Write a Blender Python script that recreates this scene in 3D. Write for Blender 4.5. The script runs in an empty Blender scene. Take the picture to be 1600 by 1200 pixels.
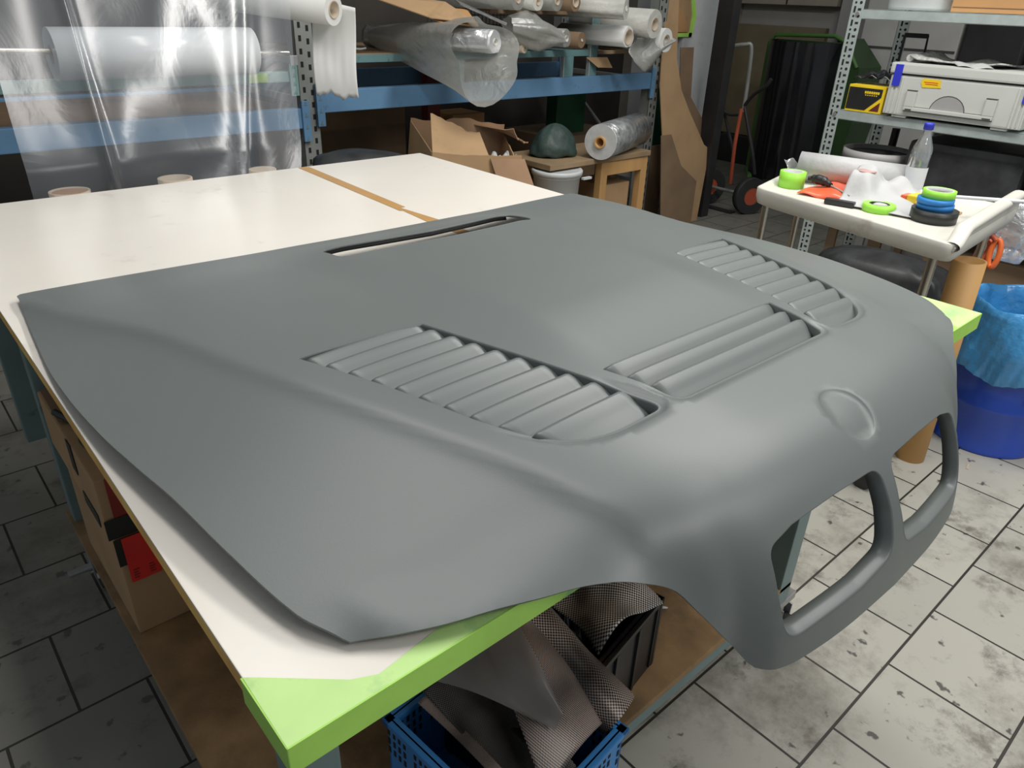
import bpy, bmesh, math, random
import numpy as np
from mathutils import Vector, Matrix, geometry
random.seed(7)
SC = bpy.context.scene
COL = SC.collection
T = 0.82            # table top height

# ------------------------------------------------------------------ materials
def nodes(m):
    m.use_nodes = True
    return m.node_tree.nodes, m.node_tree.links, m.node_tree.nodes['Principled BSDF']
def setin(n, k, v):
    if k in n.inputs: n.inputs[k].default_value = v
def mat(name, col, rough=.5, metal=0., var=.12, scale=6., bump=0., bscale=60., spec=.5, alpha=1., trans=0., coat=0., dirt=None, dscale=3., dlo=.5, dhi=.7, sheen=0., stretch=None):
    m = bpy.data.materials.new(name); N, L, P = nodes(m)
    c = (*col, 1)
    P.inputs['Roughness'].default_value = rough; P.inputs['Metallic'].default_value = metal
    setin(P, 'Specular IOR Level', spec); setin(P, 'Alpha', alpha); setin(P, 'Transmission Weight', trans)
    setin(P, 'Coat Weight', coat); setin(P, 'Coat Roughness', .15); setin(P, 'Sheen Weight', sheen)
    tc = N.new('ShaderNodeTexCoord'); src = tc.outputs['Object']
    if stretch:
        mp = N.new('ShaderNodeMapping'); mp.inputs['Scale'].default_value = stretch
        L.new(src, mp.inputs['Vector']); src = mp.outputs['Vector']
    nz = N.new('ShaderNodeTexNoise'); nz.inputs['Scale'].default_value = scale; nz.inputs['Detail'].default_value = 5
    L.new(src, nz.inputs['Vector'])
    r = N.new('ShaderNodeValToRGB')
    r.color_ramp.elements[0].position = .3; r.color_ramp.elements[1].position = .7
    r.color_ramp.elements[0].color = (*[x*(1-var) for x in col], 1)
    r.color_ramp.elements[1].color = (*[min(1, x*(1+var)) for x in col], 1)
    L.new(nz.outputs['Fac'], r.inputs['Fac']); out = r.outputs['Color']
    if dirt is not None:
        n2 = N.new('ShaderNodeTexNoise'); n2.inputs['Scale'].default_value = dscale; n2.inputs['Detail'].default_value = 8; n2.inputs['Roughness'].default_value = .65
        L.new(src, n2.inputs['Vector'])
        r2 = N.new('ShaderNodeValToRGB'); r2.color_ramp.elements[0].position = dlo; r2.color_ramp.elements[1].position = dhi
        L.new(n2.outputs['Fac'], r2.inputs['Fac'])
        mx = N.new('ShaderNodeMixRGB'); mx.inputs['Color2'].default_value = (*dirt, 1)
        L.new(r2.outputs['Color'], mx.inputs['Fac']); L.new(out, mx.inputs['Color1']); out = mx.outputs['Color']
    L.new(out, P.inputs['Base Color'])
    if bump:
        nb = N.new('ShaderNodeTexNoise'); nb.inputs['Scale'].default_value = bscale; nb.inputs['Detail'].default_value = 4
        L.new(src, nb.inputs['Vector'])
        b = N.new('ShaderNodeBump'); b.inputs['Strength'].default_value = bump; b.inputs['Distance'].default_value = .01
        L.new(nb.outputs['Fac'], b.inputs['Height']); L.new(b.outputs['Normal'], P.inputs['Normal'])
    return m
def film(name, col, opac, rough=.18, bump=.35, bscale=9., gloss=.25):
    """thin plastic film: mostly see-through, partly milky, with glossy creases"""
    m = bpy.data.materials.new(name); m.use_nodes = True; N = m.node_tree.nodes; L = m.node_tree.links
    N.clear(); o = N.new('ShaderNodeOutputMaterial')
    tr = N.new('ShaderNodeBsdfTransparent'); df = N.new('ShaderNodeBsdfDiffuse'); df.inputs['Color'].default_value = (*col, 1)
    tl = N.new('ShaderNodeBsdfTranslucent'); tl.inputs['Color'].default_value = (*col, 1)
    gl = N.new('ShaderNodeBsdfGlossy'); gl.inputs['Roughness'].default_value = rough; gl.inputs['Color'].default_value = (1, 1, 1, 1)
    tc = N.new('ShaderNodeTexCoord'); nz = N.new('ShaderNodeTexNoise'); nz.inputs['Scale'].default_value = bscale; nz.inputs['Detail'].default_value = 6
    nz.inputs['Distortion'].default_value = 1.2
    L.new(tc.outputs['Object'], nz.inputs['Vector'])
    b = N.new('ShaderNodeBump'); b.inputs['Strength'].default_value = bump; b.inputs['Distance'].default_value = .03
    L.new(nz.outputs['Fac'], b.inputs['Height'])
    L.new(b.outputs['Normal'], gl.inputs['Normal']); L.new(b.outputs['Normal'], df.inputs['Normal'])
    a0 = N.new('ShaderNodeMixShader'); a0.inputs['Fac'].default_value = .4; L.new(df.outputs[0], a0.inputs[1]); L.new(tl.outputs[0], a0.inputs[2])
    a = N.new('ShaderNodeMixShader'); a.inputs['Fac'].default_value = opac; L.new(tr.outputs[0], a.inputs[1]); L.new(a0.outputs[0], a.inputs[2])
    fr = N.new('ShaderNodeLayerWeight'); fr.inputs['Blend'].default_value = .35; L.new(b.outputs['Normal'], fr.inputs['Normal'])
    mu = N.new('ShaderNodeMath'); mu.operation = 'MULTIPLY_ADD'; mu.inputs[1].default_value = gloss*1.7; mu.inputs[2].default_value = gloss*.35
    L.new(fr.outputs['Facing'], mu.inputs[0])
    c = N.new('ShaderNodeMixShader'); L.new(mu.outputs[0], c.inputs['Fac']); L.new(a.outputs[0], c.inputs[1]); L.new(gl.outputs[0], c.inputs[2])
    L.new(c.outputs[0], o.inputs['Surface'])
    return m
def weave(name, c1, c2, sc=230, rough=.38):
    m = bpy.data.materials.new(name); N, L, P = nodes(m)
    tc = N.new('ShaderNodeTexCoord'); ck = N.new('ShaderNodeTexChecker'); ck.inputs['Scale'].default_value = sc
    ck.inputs['Color1'].default_value = (*c1, 1); ck.inputs['Color2'].default_value = (*c2, 1)
    L.new(tc.outputs['UV'], ck.inputs['Vector'])
    nz = N.new('ShaderNodeTexNoise'); nz.inputs['Scale'].default_value = 7; L.new(tc.outputs['Object'], nz.inputs['Vector'])
    mx = N.new('ShaderNodeMixRGB'); mx.blend_type = 'MULTIPLY'; mx.inputs['Fac'].default_value = .9
    rp = N.new('ShaderNodeValToRGB'); rp.color_ramp.elements[0].position = .38; rp.color_ramp.elements[1].position = .62; L.new(nz.outputs['Fac'], rp.inputs['Fac'])  # noise patches paint fold shading into the cloth colour
    L.new(ck.outputs['Color'], mx.inputs['Color1']); L.new(rp.outputs['Color'], mx.inputs['Color2']); L.new(mx.outputs['Color'], P.inputs['Base Color'])
    P.inputs['Roughness'].default_value = rough; P.inputs['Metallic'].default_value = .2
    b = N.new('ShaderNodeBump'); b.inputs['Strength'].default_value = .4; b.inputs['Distance'].default_value = .002
    L.new(ck.outputs['Fac'], b.inputs['Height']); L.new(b.outputs['Normal'], P.inputs['Normal'])
    return m
M = {}
M['primer'] = mat('grey_primer', (.152, .169, .165), .41, var=.035, scale=2.2, spec=.55, bump=.02, bscale=500)
M['primer_in'] = mat('dark_laminate', (.012, .012, .013), .5, var=.3, scale=20)
M['tabletop'] = mat('white_laminate', (.84, .79, .71), .28, var=.03, scale=3, dirt=(.62, .58, .52), dscale=9, dlo=.62, dhi=.8, bump=.02, bscale=30)
M['ply'] = mat('table_edge_wood', (.95, .52, .13), .5, var=.25, scale=12)
M['shelfwood'] = mat('brown_chipboard', (.27, .17, .08), .65, var=.3, scale=14, dirt=(.12, .08, .045), dscale=5, bump=.1, bscale=120)
M['greentape'] = mat('green_masking_tape', (.43, .78, .13), .5, var=.12, scale=9, dirt=(.16, .5, .22), dscale=12, dlo=.60, dhi=.74)
M['greenlite'] = mat('pale_green_masking_tape', (.56, .83, .30), .5, var=.10, scale=9, dirt=(.30, .55, .22), dscale=7, dlo=.55, dhi=.72)
M['browntape'] = mat('brown_packing_tape', (.50, .29, .11), .4, var=.1)
M['steelgreen'] = mat('grey_green_painted_steel', (.16, .24, .24), .45, var=.12, dirt=(.1, .1, .09), dscale=18, dlo=.6, dhi=.7)
M['castersteel'] = mat('zinc_caster_steel', (.4, .4, .4), .4, .7)
M['rubber'] = mat('dark_rubber', (.03, .03, .03), .6)
M['blue'] = mat('blue_painted_steel', (.13, .27, .44), .42, var=.1, dirt=(.07, .14, .24), dscale=14, dlo=.62, dhi=.74)
M['grey_up'] = mat('grey_galvanised_steel', (.30, .31, .29), .5, .35, var=.15)
M['teal'] = mat('teal_painted_steel', (.13, .24, .25), .45, var=.12, dirt=(.06, .1, .11), dscale=12, dlo=.6, dhi=.72)
M['teal_l'] = mat('light_teal_painted_steel', (.25, .40, .38), .45, var=.1)
M['galv'] = mat('pale_galvanised_steel', (.46, .52, .50), .42, .35, var=.10, scale=25)
M['hole'] = mat('punched_hole_shadow', (.012, .013, .013), .9)
M['card'] = mat('brown_cardboard', (.42, .27, .14), .75, var=.10, scale=5, dirt=(.26, .16, .08), dscale=4, dlo=.55, dhi=.8)
M['card_d'] = mat('worn_brown_cardboard', (.20, .13, .075), .8, var=.16, scale=5)
M['card_in'] = mat('cardboard_inside', (.36, .22, .13), .85, var=.15)
M['card_o'] = mat('orange_brown_cardboard', (.50, .27, .11), .75, var=.08)
M['tube'] = mat('cardboard_tube_kraft', (.58, .33, .12), .6, var=.07, stretch=(1, 1, .2))
M['coreb'] = mat('paper_core', (.50, .42, .32), .8)
M['white'] = mat('white_foam', (.72, .72, .69), .6, var=.05)
M['paper'] = mat('white_paper', (.50, .50, .495), .6, var=.05, bump=.3, bscale=25)
M['offwhite'] = mat('off_white_wrap', (.55, .54, .49), .45, var=.12, bump=.4, bscale=30)
M['cream'] = mat('cream_plastic', (.66, .64, .57), .42, var=.06, dirt=(.38, .34, .27), dscale=7, dlo=.6, dhi=.8)
M['chrome'] = mat('chromed_steel', (.62, .57, .48), .22, .95, var=.05)
M['black'] = mat('black_plastic', (.018, .018, .019), .4, var=.3)
M['blackgloss'] = mat('glossy_black_film', (.010, .010, .012), .14, var=.3, bump=.25, bscale=3, spec=.6)
M['blackpaint'] = mat('black_painted_steel', (.022, .02, .021), .5, var=.3)
M['blacktape'] = mat('black_tape', (.02, .022, .02), .4)
M['shadegreen'] = mat('shaded_green_plastic', (.02, .055, .014), .5, var=.15)  # container green with the shadow on its side put into the colour
M['green'] = mat('green_plastic', (.012, .07, .03), .5)
M['green_bin'] = mat('green_rim_plastic', (.055, .15, .03), .5, var=.15)
M['redpaint'] = mat('red_orange_paint', (.50, .10, .045), .5)
M['redpost'] = mat('dark_red_paint', (.12, .02, .015), .6)
M['redtape'] = mat('red_printed_tape', (.75, .035, .03), .35, var=.12)
M['redtape_d'] = mat('taped_over_red', (.26, .03, .025), .35, var=.2)
M['bluedrum'] = mat('blue_drum_paint', (.018, .075, .50), .32, var=.10, coat=.3)
M['bluebag'] = mat('blue_bin_bag', (.06, .32, .68), .26, var=.25, scale=9, bump=1.0, bscale=16, spec=.8)
M['bluetape'] = mat('blue_tape', (.03, .22, .60), .45)
M['navytape'] = mat('deep_blue_tape', (.03, .04, .52), .45)
M['bluecrate'] = mat('blue_crate_plastic', (.045, .25, .62), .42, var=.12)
M['limetape'] = mat('lime_tape', (.33, .75, .07), .42, var=.05)
M['orange'] = mat('orange_plastic', (.80, .16, .035), .4)
M['orange_d'] = mat('faded_orange_plastic', (.75, .17, .07), .4)
M['redplastic'] = mat('orange_red_plastic_bag', (.85, .13, .05), .3, var=.15, bump=.4, bscale=15)
M['yellow'] = mat('yellow_plastic', (.85, .60, .02), .4)
M['caselt'] = mat('light_grey_case_plastic', (.56, .57, .53), .42, var=.03)
M['casedk'] = mat('grey_case_shadow_gap', (.05, .05, .05), .6)
M['bucket'] = mat('white_bucket_plastic', (.62, .64, .64), .38, var=.05)
M['greybucket'] = mat('grey_bucket_plastic', (.36, .35, .34), .45, var=.10)
M['wood'] = mat('pine_wood', (.52, .30, .12), .5, var=.18, scale=8, stretch=(1, 1, .15))
M['woodseat'] = mat('dull_wood', (.30, .21, .12), .6, var=.2)
M['darkfilm'] = mat('dark_plastic_wrap', (.035, .036, .037), .42, var=.5, scale=9, bump=.5, bscale=9, spec=.35)
M['greyfilm'] = mat('grey_foil_wrap', (.33, .34, .34), .25, .45, var=.35, scale=22, bump=.8, bscale=30)
M['greenbag'] = mat('dark_green_bag', (.035, .06, .052), .5, var=.35, scale=12, bump=.7, bscale=18)
M['plaster'] = mat('white_plaster', (.52, .53, .53), .8, var=.08, dirt=(.38, .38, .37), dscale=3)
M['wallwarm'] = mat('cream_wall_paint', (.40, .36, .29), .8, var=.08, dirt=(.28, .24, .18), dscale=2)
M['wallgrey'] = mat('light_grey_wall_paint', (.44, .43, .41), .8, var=.06)
M['walldark'] = mat('rack_shade_wall', (.075, .066, .055), .85, var=.35, scale=2)  # shade of the dark rack bays put into the wall colour
M['paneltan'] = mat('tan_board', (.22, .18, .11), .8, var=.12)
M['lblgreen'] = mat('yellow_green_sticker', (.40, .60, .12), .6)
M['label'] = mat('white_label', (.72, .74, .76), .5)
M['skin'] = mat('dusty_pink_rag', (.50, .32, .29), .8, var=.1)
M['newsprint'] = mat('newsprint', (.42, .42, .40), .7, var=.5, scale=60)
M['film_clear'] = film('clear_film', (.70, .78, .88), .14, .24, .14, 3, .13)
M['roll_silver'] = mat('clear_film_wound_thick', (.85, .87, .88), .25, .0, var=.06, scale=2, spec=.8)
M['film_roll'] = film('rolled_clear_film', (.88, .90, .91), .93, .30, .06, 5, .5)
M['film_grey'] = film('grey_film', (.30, .29, .28), .62, .30, .2, 5, .12)
M['film_bag'] = film('cloudy_bag', (.50, .50, .46), .66, .30, .45, 9, .18)
M['film_crump'] = film('crumpled_film', (.85, .88, .88), .34, .16, .8, 12, .4)
M['glass'] = film('clear_bottle_plastic', (.75, .82, .84), .22, .06, .1, 10, .7)
M['carbon'] = weave('carbon_twill_cloth', (.010, .009, .009), (.62, .50, .44), 84)
M['carbon2'] = weave('carbon_cloth_dark', (.008, .008, .008), (.22, .21, .20), 90)
M['carbon3'] = weave('frayed_carbon_cloth', (.012, .012, .012), (.85, .82, .78), 54)
M['foil_e'] = mat('pale_film_roll_end', (.50, .51, .50), .4, var=.1, scale=30)

def floor_mat():
    m = bpy.data.materials.new('floor_tiles'); N, L, P = nodes(m)
    tc = N.new('ShaderNodeTexCoord'); mp = N.new('ShaderNodeMapping')
    # rows run along X; joints at Y=-.36+.2625k, every other row shifted half a tile
    mp.inputs['Location'].default_value = (-.171+.2655*20, .360+.2625*20, 0)
    L.new(tc.outputs['Object'], mp.inputs['Vector'])
    bk = N.new('ShaderNodeTexBrick'); bk.inputs['Scale'].default_value = 1; bk.inputs['Brick Width'].default_value = .2655
    bk.inputs['Row Height'].default_value = .2625; bk.inputs['Mortar Size'].default_value = .0032; bk.inputs['Mortar Smooth'].default_value = .25
    bk.offset = .5; bk.offset_frequency = 2
    bk.inputs['Color1'].default_value = (.455, .44, .385, 1); bk.inputs['Color2'].default_value = (.37, .36, .315, 1); bk.inputs['Mortar'].default_value = (.085, .08, .065, 1)
    bk.inputs['Bias'].default_value = -.2
    L.new(mp.outputs['Vector'], bk.inputs['Vector'])
    out = bk.outputs['Color']
    def layer(scale, detail, lo, hi, col, amt, off, rough=.7):
        nonlocal out
        mm = N.new('ShaderNodeMapping'); mm.inputs['Location'].default_value = off; L.new(tc.outputs['Object'], mm.inputs['Vector'])
        n = N.new('ShaderNodeTexNoise'); n.inputs['Scale'].default_value = scale; n.inputs['Detail'].default_value = detail; n.inputs['Roughness'].default_value = rough
        L.new(mm.outputs['Vector'], n.inputs['Vector'])
        r = N.new('ShaderNodeValToRGB'); r.color_ramp.elements[0].position = lo; r.color_ramp.elements[1].position = hi
        r.color_ramp.elements[1].color = (amt, amt, amt, 1); r.color_ramp.elements[0].color = (0, 0, 0, 1)
        L.new(n.outputs['Fac'], r.inputs['Fac'])
        x = N.new('ShaderNodeMixRGB'); x.inputs['Color2'].default_value = (*col, 1)
        L.new(r.outputs['Color'], x.inputs['Fac']); L.new(out, x.inputs['Color1']); out = x.outputs['Color']
        return n
    layer(1.2, 10, .50, .62, (.12, .105, .08), .80, (3.3, 1.2, 0), .72)
    layer(5, 10, .55, .66, (.10, .085, .07), .75, (0.4, 7, 0), .72)
    layer(22, 3, .655, .70, (.055, .05, .045), .9, (5, 2, 0), .5)
    # dim light plus dirt put into colour left of the table; far right darker
    sx = N.new('ShaderNodeSeparateXYZ'); L.new(tc.outputs['Object'], sx.inputs[0])
    nn = N.new('ShaderNodeTexNoise'); nn.inputs['Scale'].default_value = 2.5; nn.inputs['Detail'].default_value = 8; L.new(tc.outputs['Object'], nn.inputs['Vector'])
    ad = N.new('ShaderNodeMath'); ad.operation = 'MULTIPLY_ADD'; ad.inputs[1].default_value = 1.1; L.new(nn.outputs['Fac'], ad.inputs[0]); L.new(sx.outputs['X'], ad.inputs[2])
    rr = N.new('ShaderNodeMapRange'); rr.inputs['From Min'].default_value = 1.45; rr.inputs['From Max'].default_value = .55
    rr.inputs['To Min'].default_value = 0; rr.inputs['To Max'].default_value = .66; L.new(ad.outputs[0], rr.inputs['Value'])
    r3 = N.new('ShaderNodeMapRange'); r3.inputs['From Min'].default_value = 2.9; r3.inputs['From Max'].default_value = 3.5
    r3.inputs['To Max'].default_value = .8; L.new(ad.outputs[0], r3.inputs['Value'])
    mxx = N.new('ShaderNodeMath'); mxx.operation = 'MAXIMUM'; L.new(rr.outputs[0], mxx.inputs[0]); L.new(r3.outputs[0], mxx.inputs[1])
    x = N.new('ShaderNodeMixRGB'); x.inputs['Color2'].default_value = (.11, .108, .09, 1)
    L.new(mxx.outputs[0], x.inputs['Fac']); L.new(out, x.inputs['Color1']); out = x.outputs['Color']
    # keep the joints visible in the darkened areas
    mj = N.new('ShaderNodeMixRGB'); mj.blend_type = 'MULTIPLY'; mj.inputs['Color2'].default_value = (.30, .29, .26, 1)
    L.new(bk.outputs['Fac'], mj.inputs['Fac']); L.new(out, mj.inputs['Color1']); out = mj.outputs['Color']
    L.new(out, P.inputs['Base Color']); P.inputs['Roughness'].default_value = .5
    b = N.new('ShaderNodeBump'); b.invert = True; b.inputs['Strength'].default_value = .6; b.inputs['Distance'].default_value = .004
    L.new(bk.outputs['Fac'], b.inputs['Height']); L.new(b.outputs['Normal'], P.inputs['Normal'])
    return m
M['floor'] = floor_mat()

# ------------------------------------------------------------------ mesh helpers
class MB:
    def __init__(s): s.v = []; s.f = []; s.sm = []; s.uv = {}
    def add(s, vs, fs, smooth=False):
        o = len(s.v); s.v += [tuple(map(float, p)) for p in vs]
        for f in fs: s.f.append(tuple(i+o for i in f)); s.sm.append(smooth)
        return s
    def box(s, x0, y0, z0, x1, y1, z1, b=0.003, rot=0, c=None, mtx=None):
        """chamfered box"""
        bm = bmesh.new(); bmesh.ops.create_cube(bm, size=1)
        for v in bm.verts: v.co = Vector((x0+(v.co.x+.5)*(x1-x0), y0+(v.co.y+.5)*(y1-y0), z0+(v.co.z+.5)*(z1-z0)))
        if b: bmesh.ops.bevel(bm, geom=bm.edges[:], offset=min(b, abs(x1-x0)*.3, abs(y1-y0)*.3, abs(z1-z0)*.3), segments=2, affect='EDGES', profile=.7)
        if rot:
            cc = Vector(c if c else ((x0+x1)/2, (y0+y1)/2, 0)); R = Matrix.Rotation(rot, 4, 'Z')
            for v in bm.verts: v.co = R @ (v.co-cc) + cc
        if mtx is not None:
            for v in bm.verts: v.co = mtx @ v.co
        bm.verts.index_update(); s.add([v.co for v in bm.verts], [[v.index for v in f.verts] for f in bm.faces]); bm.free(); return s
    def frame(s, p, q):
        p = Vector(p); q = Vector(q); d = (q-p); l = d.length; d.normalize()
        a = Vector((0, 0, 1)) if abs(d.z) < .9 else Vector((1, 0, 0))
        x = d.cross(a).normalized(); y = d.cross(x).normalized(); return p, d, l, x, y
    def cyl(s, p, q, r0, r1=None, n=24, cap=True):
        r1 = r0 if r1 is None else r1; p, d, l, x, y = s.frame(p, q); vs = []
        for k, r in ((0, r0), (l, r1)):
            for i in range(n):
                a = 2*math.pi*i/n; vs.append(p+d*k+x*r*math.cos(a)+y*r*math.sin(a))
        s.add(vs, [(i, (i+1) % n, n+(i+1) % n, n+i) for i in range(n)], True)
        if cap: s.add(vs, [tuple(range(n))[::-1], tuple(range(n, 2*n))])
        return s
    def ring(s, p, q, ro, ri, n=32, wob=0):
        """hollow cylinder p->q"""
        p, d, l, x, y = s.frame(p, q); vs = []
        for k, r in ((0, ri), (0, ro), (l, ro), (l, ri)):
            for i in range(n):
                a = 2*math.pi*i/n; rr = r*(1+wob*math.sin(3*a+k*9)+wob*.6*math.sin(7*a+1)); vs.append(p+d*k+x*rr*math.cos(a)+y*rr*math.sin(a))
        for k in range(4):
            k2 = (k+1) % 4
            s.add([], []) ; o = len(s.v) if k == 0 else o
            if k == 0: s.v += [tuple(v) for v in vs]
            for i in range(n):
                j = (i+1) % n; s.f.append((o+k*n+i, o+k*n+j, o+k2*n+j, o+k2*n+i)); s.sm.append(k in (1, 3))
        return s
    def lathe(s, c, prof, n=40, axis=None, wob=None, cap=True):
        vs = []; c = Vector(c)
        for j, (r, z) in enumerate(prof):
            for i in range(n):
                a = 2*math.pi*i/n; rr = r*(1 if wob is None else wob(a, z)); vs.append(c+Vector((rr*math.cos(a), rr*math.sin(a), z)))
        m = len(prof)
        s.add(vs, [(j*n+i, j*n+(i+1) % n, (j+1)*n+(i+1) % n, (j+1)*n+i) for j in range(m-1) for i in range(n)], True)
        if cap: s.add(vs[:n], [tuple(range(n))[::-1]])
        return s
    def tube(s, pts, r, n=10, res=6, cap=True):
        pts = [Vector(p) for p in pts]; P = []
        if res > 1 and len(pts) > 2:
            for i in range(len(pts)-1):
                a = pts[max(i-1, 0)]; b = pts[i]; c = pts[i+1]; d = pts[min(i+2, len(pts)-1)]
                for k in range(res):
                    t = k/res; P.append(.5*((2*b)+(c-a)*t+(2*a-5*b+4*c-d)*t*t+(3*b-a-3*c+d)*t**3))
            P.append(pts[-1])
        else: P = pts
        vs = []; up = None
        for i, p in enumerate(P):
            d = (P[min(i+1, len(P)-1)]-P[max(i-1, 0)]).normalized()
            if up is None: up = d.orthogonal().normalized()
            up = (up-d*up.dot(d)).normalized(); w = d.cross(up)
            rr = r[min(i*len(r)//len(P), len(r)-1)] if isinstance(r, (list, tuple)) else r
            for k in range(n):
                a = 2*math.pi*k/n; vs.append(p+up*rr*math.cos(a)+w*rr*math.sin(a))
        m = len(P)
        s.add(vs, [(j*n+i, j*n+(i+1) % n, (j+1)*n+(i+1) % n, (j+1)*n+i) for j in range(m-1) for i in range(n)], True)
        if cap: s.add(vs[:n], [tuple(range(n))[::-1]]); s.add(vs[-n:], [tuple(range(n))])
        return s
    def grid(s, fn, nu, nv, smooth=True):
        """fn(a,b) a,b in 0..1 -> point; stores uv"""
        o = len(s.v)
        for i in range(nu+1):
            for j in range(nv+1):
                s.uv[len(s.v)] = (i/nu, j/nv); s.v.append(tuple(map(float, fn(i/nu, j/nv))))
        for i in range(nu):
            for j in range(nv):
                a = o+i*(nv+1)+j; s.f.append((a, a+nv+1, a+nv+2, a+1)); s.sm.append(smooth)
        return s
    def prism(s, poly, p0, ex, ey, ez, d):
        """2D polygon extruded: p0 + ex*x + ey*y, depth along ez"""
        p0 = Vector(p0); ex = Vector(ex); ey = Vector(ey); ez = Vector(ez); n = len(poly)
        vs = [p0+ex*x+ey*y for x, y in poly]+[p0+ex*x+ey*y+ez*d for x, y in poly]
        s.add(vs, [tuple(range(n))[::-1], tuple(range(n, 2*n))]+[(i, (i+1) % n, n+(i+1) % n, n+i) for i in range(n)]); return s
    def build(s, name, m, parent=None, solid=0, offset=0, subsurf=0, origin=None):
        me = bpy.data.meshes.new(name)
        v = s.v
        org = Vector((0, 0, 0))
        if parent is not None: org = Vector(parent['_org']) if '_org' in parent else Vector((0, 0, 0))
        else:
            if origin is None and v:
                xs = [p[0] for p in v]; ys = [p[1] for p in v]; zs = [p[2] for p in v]
                origin = ((min(xs)+max(xs))/2, (min(ys)+max(ys))/2, min(zs))
            org = Vector(origin)
        me.from_pydata([tuple(Vector(p)-org) for p in v], [], s.f); me.update()
        for p, k in zip(me.polygons, s.sm): p.use_smooth = k
        if s.uv:
            uvl = me.uv_layers.new(name='UVMap')
            for l in me.loops: uvl.data[l.index].uv = s.uv.get(l.vertex_index, (0, 0))
        me.materials.append(M[m])
        o = bpy.data.objects.new(name, me); COL.objects.link(o)
        if parent is not None: o.parent = parent; o['_org'] = tuple(org)
        else: o.location = org; o['_org'] = tuple(org)
        if parent is not None and parent.type == 'MESH': pass
        if solid:
            sm = o.modifiers.new('Solidify', 'SOLIDIFY'); sm.thickness = solid; sm.offset = offset
        if subsurf:
            sb = o.modifiers.new('Subsurf', 'SUBSURF'); sb.levels = subsurf; sb.render_levels = subsurf
        return o
def thing(name, label, cat, loc, group=None):
    o = bpy.data.objects.new(name, None); COL.objects.link(o); o.location = loc; o['_org'] = tuple(loc)
    o.empty_display_size = .05
    o['label'] = label; o['category'] = cat
    if group: o['group'] = group
    return o
def tag(o, label, cat, group=None):
    o['label'] = label; o['category'] = cat
    if group: o['group'] = group
    return o
def lab(o, label): o['label'] = label; return o
def struct(o): o['kind'] = 'structure'; return o
def fixnormals(o):
    bm = bmesh.new(); bm.from_mesh(o.data); bmesh.ops.recalc_face_normals(bm, faces=bm.faces[:]); bm.to_mesh(o.data); bm.free(); return o
def H(*a): return Vector(a)

# ------------------------------------------------------------------ camera
W2C = [[0.75030032, -0.66023344, 0.03378231], [-0.28791771, -0.37233973, -0.8823075], [0.59510741, 0.65226907, -0.46945952]]
cam = bpy.data.objects.new('camera', bpy.data.cameras.new('camera')); COL.objects.link(cam)
r_, d_, f_ = [Vector(x) for x in W2C]
mtx = Matrix((( r_.x, -d_.x, -f_.x), (r_.y, -d_.y, -f_.y), (r_.z, -d_.z, -f_.z))).to_4x4()
mtx.translation = Vector((-.12912545, -.38930310, 1.35548490)); cam.matrix_world = mtx
cam.data.sensor_width = 36; cam.data.lens = 36*1140.55225/1600; cam.data.clip_start = .02
SC.camera = cam
SC.view_settings.view_transform = 'Standard'; SC.view_settings.look = 'None'; SC.view_settings.gamma = 1; SC.view_settings.exposure = 0
try: SC.view_settings.use_curve_mapping = False
except Exception: pass
w = bpy.data.worlds.new('room_air'); SC.world = w; w.use_nodes = True
w.node_tree.nodes['Background'].inputs[0].default_value = (.86, .93, 1, 1); w.node_tree.nodes['Background'].inputs[1].default_value = .25
def area(name, loc, size, power, col=(1, 1, 1), rot=(0, 0, 0)):
    l = bpy.data.lights.new(name, 'AREA'); l.shape = 'RECTANGLE'; l.size, l.size_y = size; l.energy = power; l.color = col
    o = bpy.data.objects.new(name, l); COL.objects.link(o); o.location = loc; o.rotation_euler = rot; return o
area('ceiling_tube_light', (2.3, .3, 2.9), (.35, 2.6), 70, (1, .985, .95))
area('ceiling_tube_light', (.55, 1.1, 2.9), (.3, 2.2), 24, (1, .97, .93))
area('ceiling_tube_light', (1.5, -2.2, 2.9), (2.4, .3), 44, (1, .98, .94))
area('ceiling_tube_light', (4.6, .6, 2.9), (.3, 2.4), 11, (1, .98, .95))
import math, bisect
def clip(x, a, b): return a if x < a else (b if x > b else x)
_pc={}
def pw(x,xs,ys):
    """smooth monotone interpolation through a table"""
    k=(id(xs),id(ys))
    if k not in _pc:
        h=[xs[i+1]-xs[i] for i in range(len(xs)-1)];d=[(ys[i+1]-ys[i])/h[i] for i in range(len(h))]
        m=[d[0]]
        for i in range(1,len(xs)-1):
            if d[i-1]*d[i]>0:
                w1=2*h[i]+h[i-1];w2=h[i]+2*h[i-1];m.append((w1+w2)/(w1/d[i-1]+w2/d[i]))
            else: m.append(0.)
        m.append(d[-1]);_pc[k]=(h,m,xs,ys)
    h,m,_,_=_pc[k]
    x=clip(x,xs[0],xs[-1]);i=min(max(bisect.bisect_right(xs,x)-1,0),len(xs)-2);t=(x-xs[i])/h[i]
    return ys[i]*(1+2*t)*(1-t)**2+m[i]*h[i]*t*(1-t)**2+ys[i+1]*t*t*(3-2*t)+m[i+1]*h[i]*t*t*(t-1)
def ss(x,a,b):
    t=clip((x-a)/(b-a),0,1);return t*t*(3-2*t)
UE=([0,.2,.42,.5,.63,.75,.83,.95,1.06,1.115,1.3],[.727,.741,.751,.750,.744,.731,.720,.706,.687,.662,.65])
ZE=([0,.25,.5,.63,.75,.83,.95,1.06,1.12,1.3],[.008,.010,.019,.027,.032,.034,.030,.021,.013,.011])
UC=([0,.1,.26,.45,.65,.773,.89,.997,1.083,1.157,1.218,1.256,1.28,1.4],[.735,.712,.672,.607,.560,.523,.484,.446,.413,.39,.358,.335,.315,.26])
ZS=([0,.12,.33,.55,.75,.95,1.08,1.2,1.27],[.024,.042,.078,.09,.096,.098,.097,.088,.070])
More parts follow.
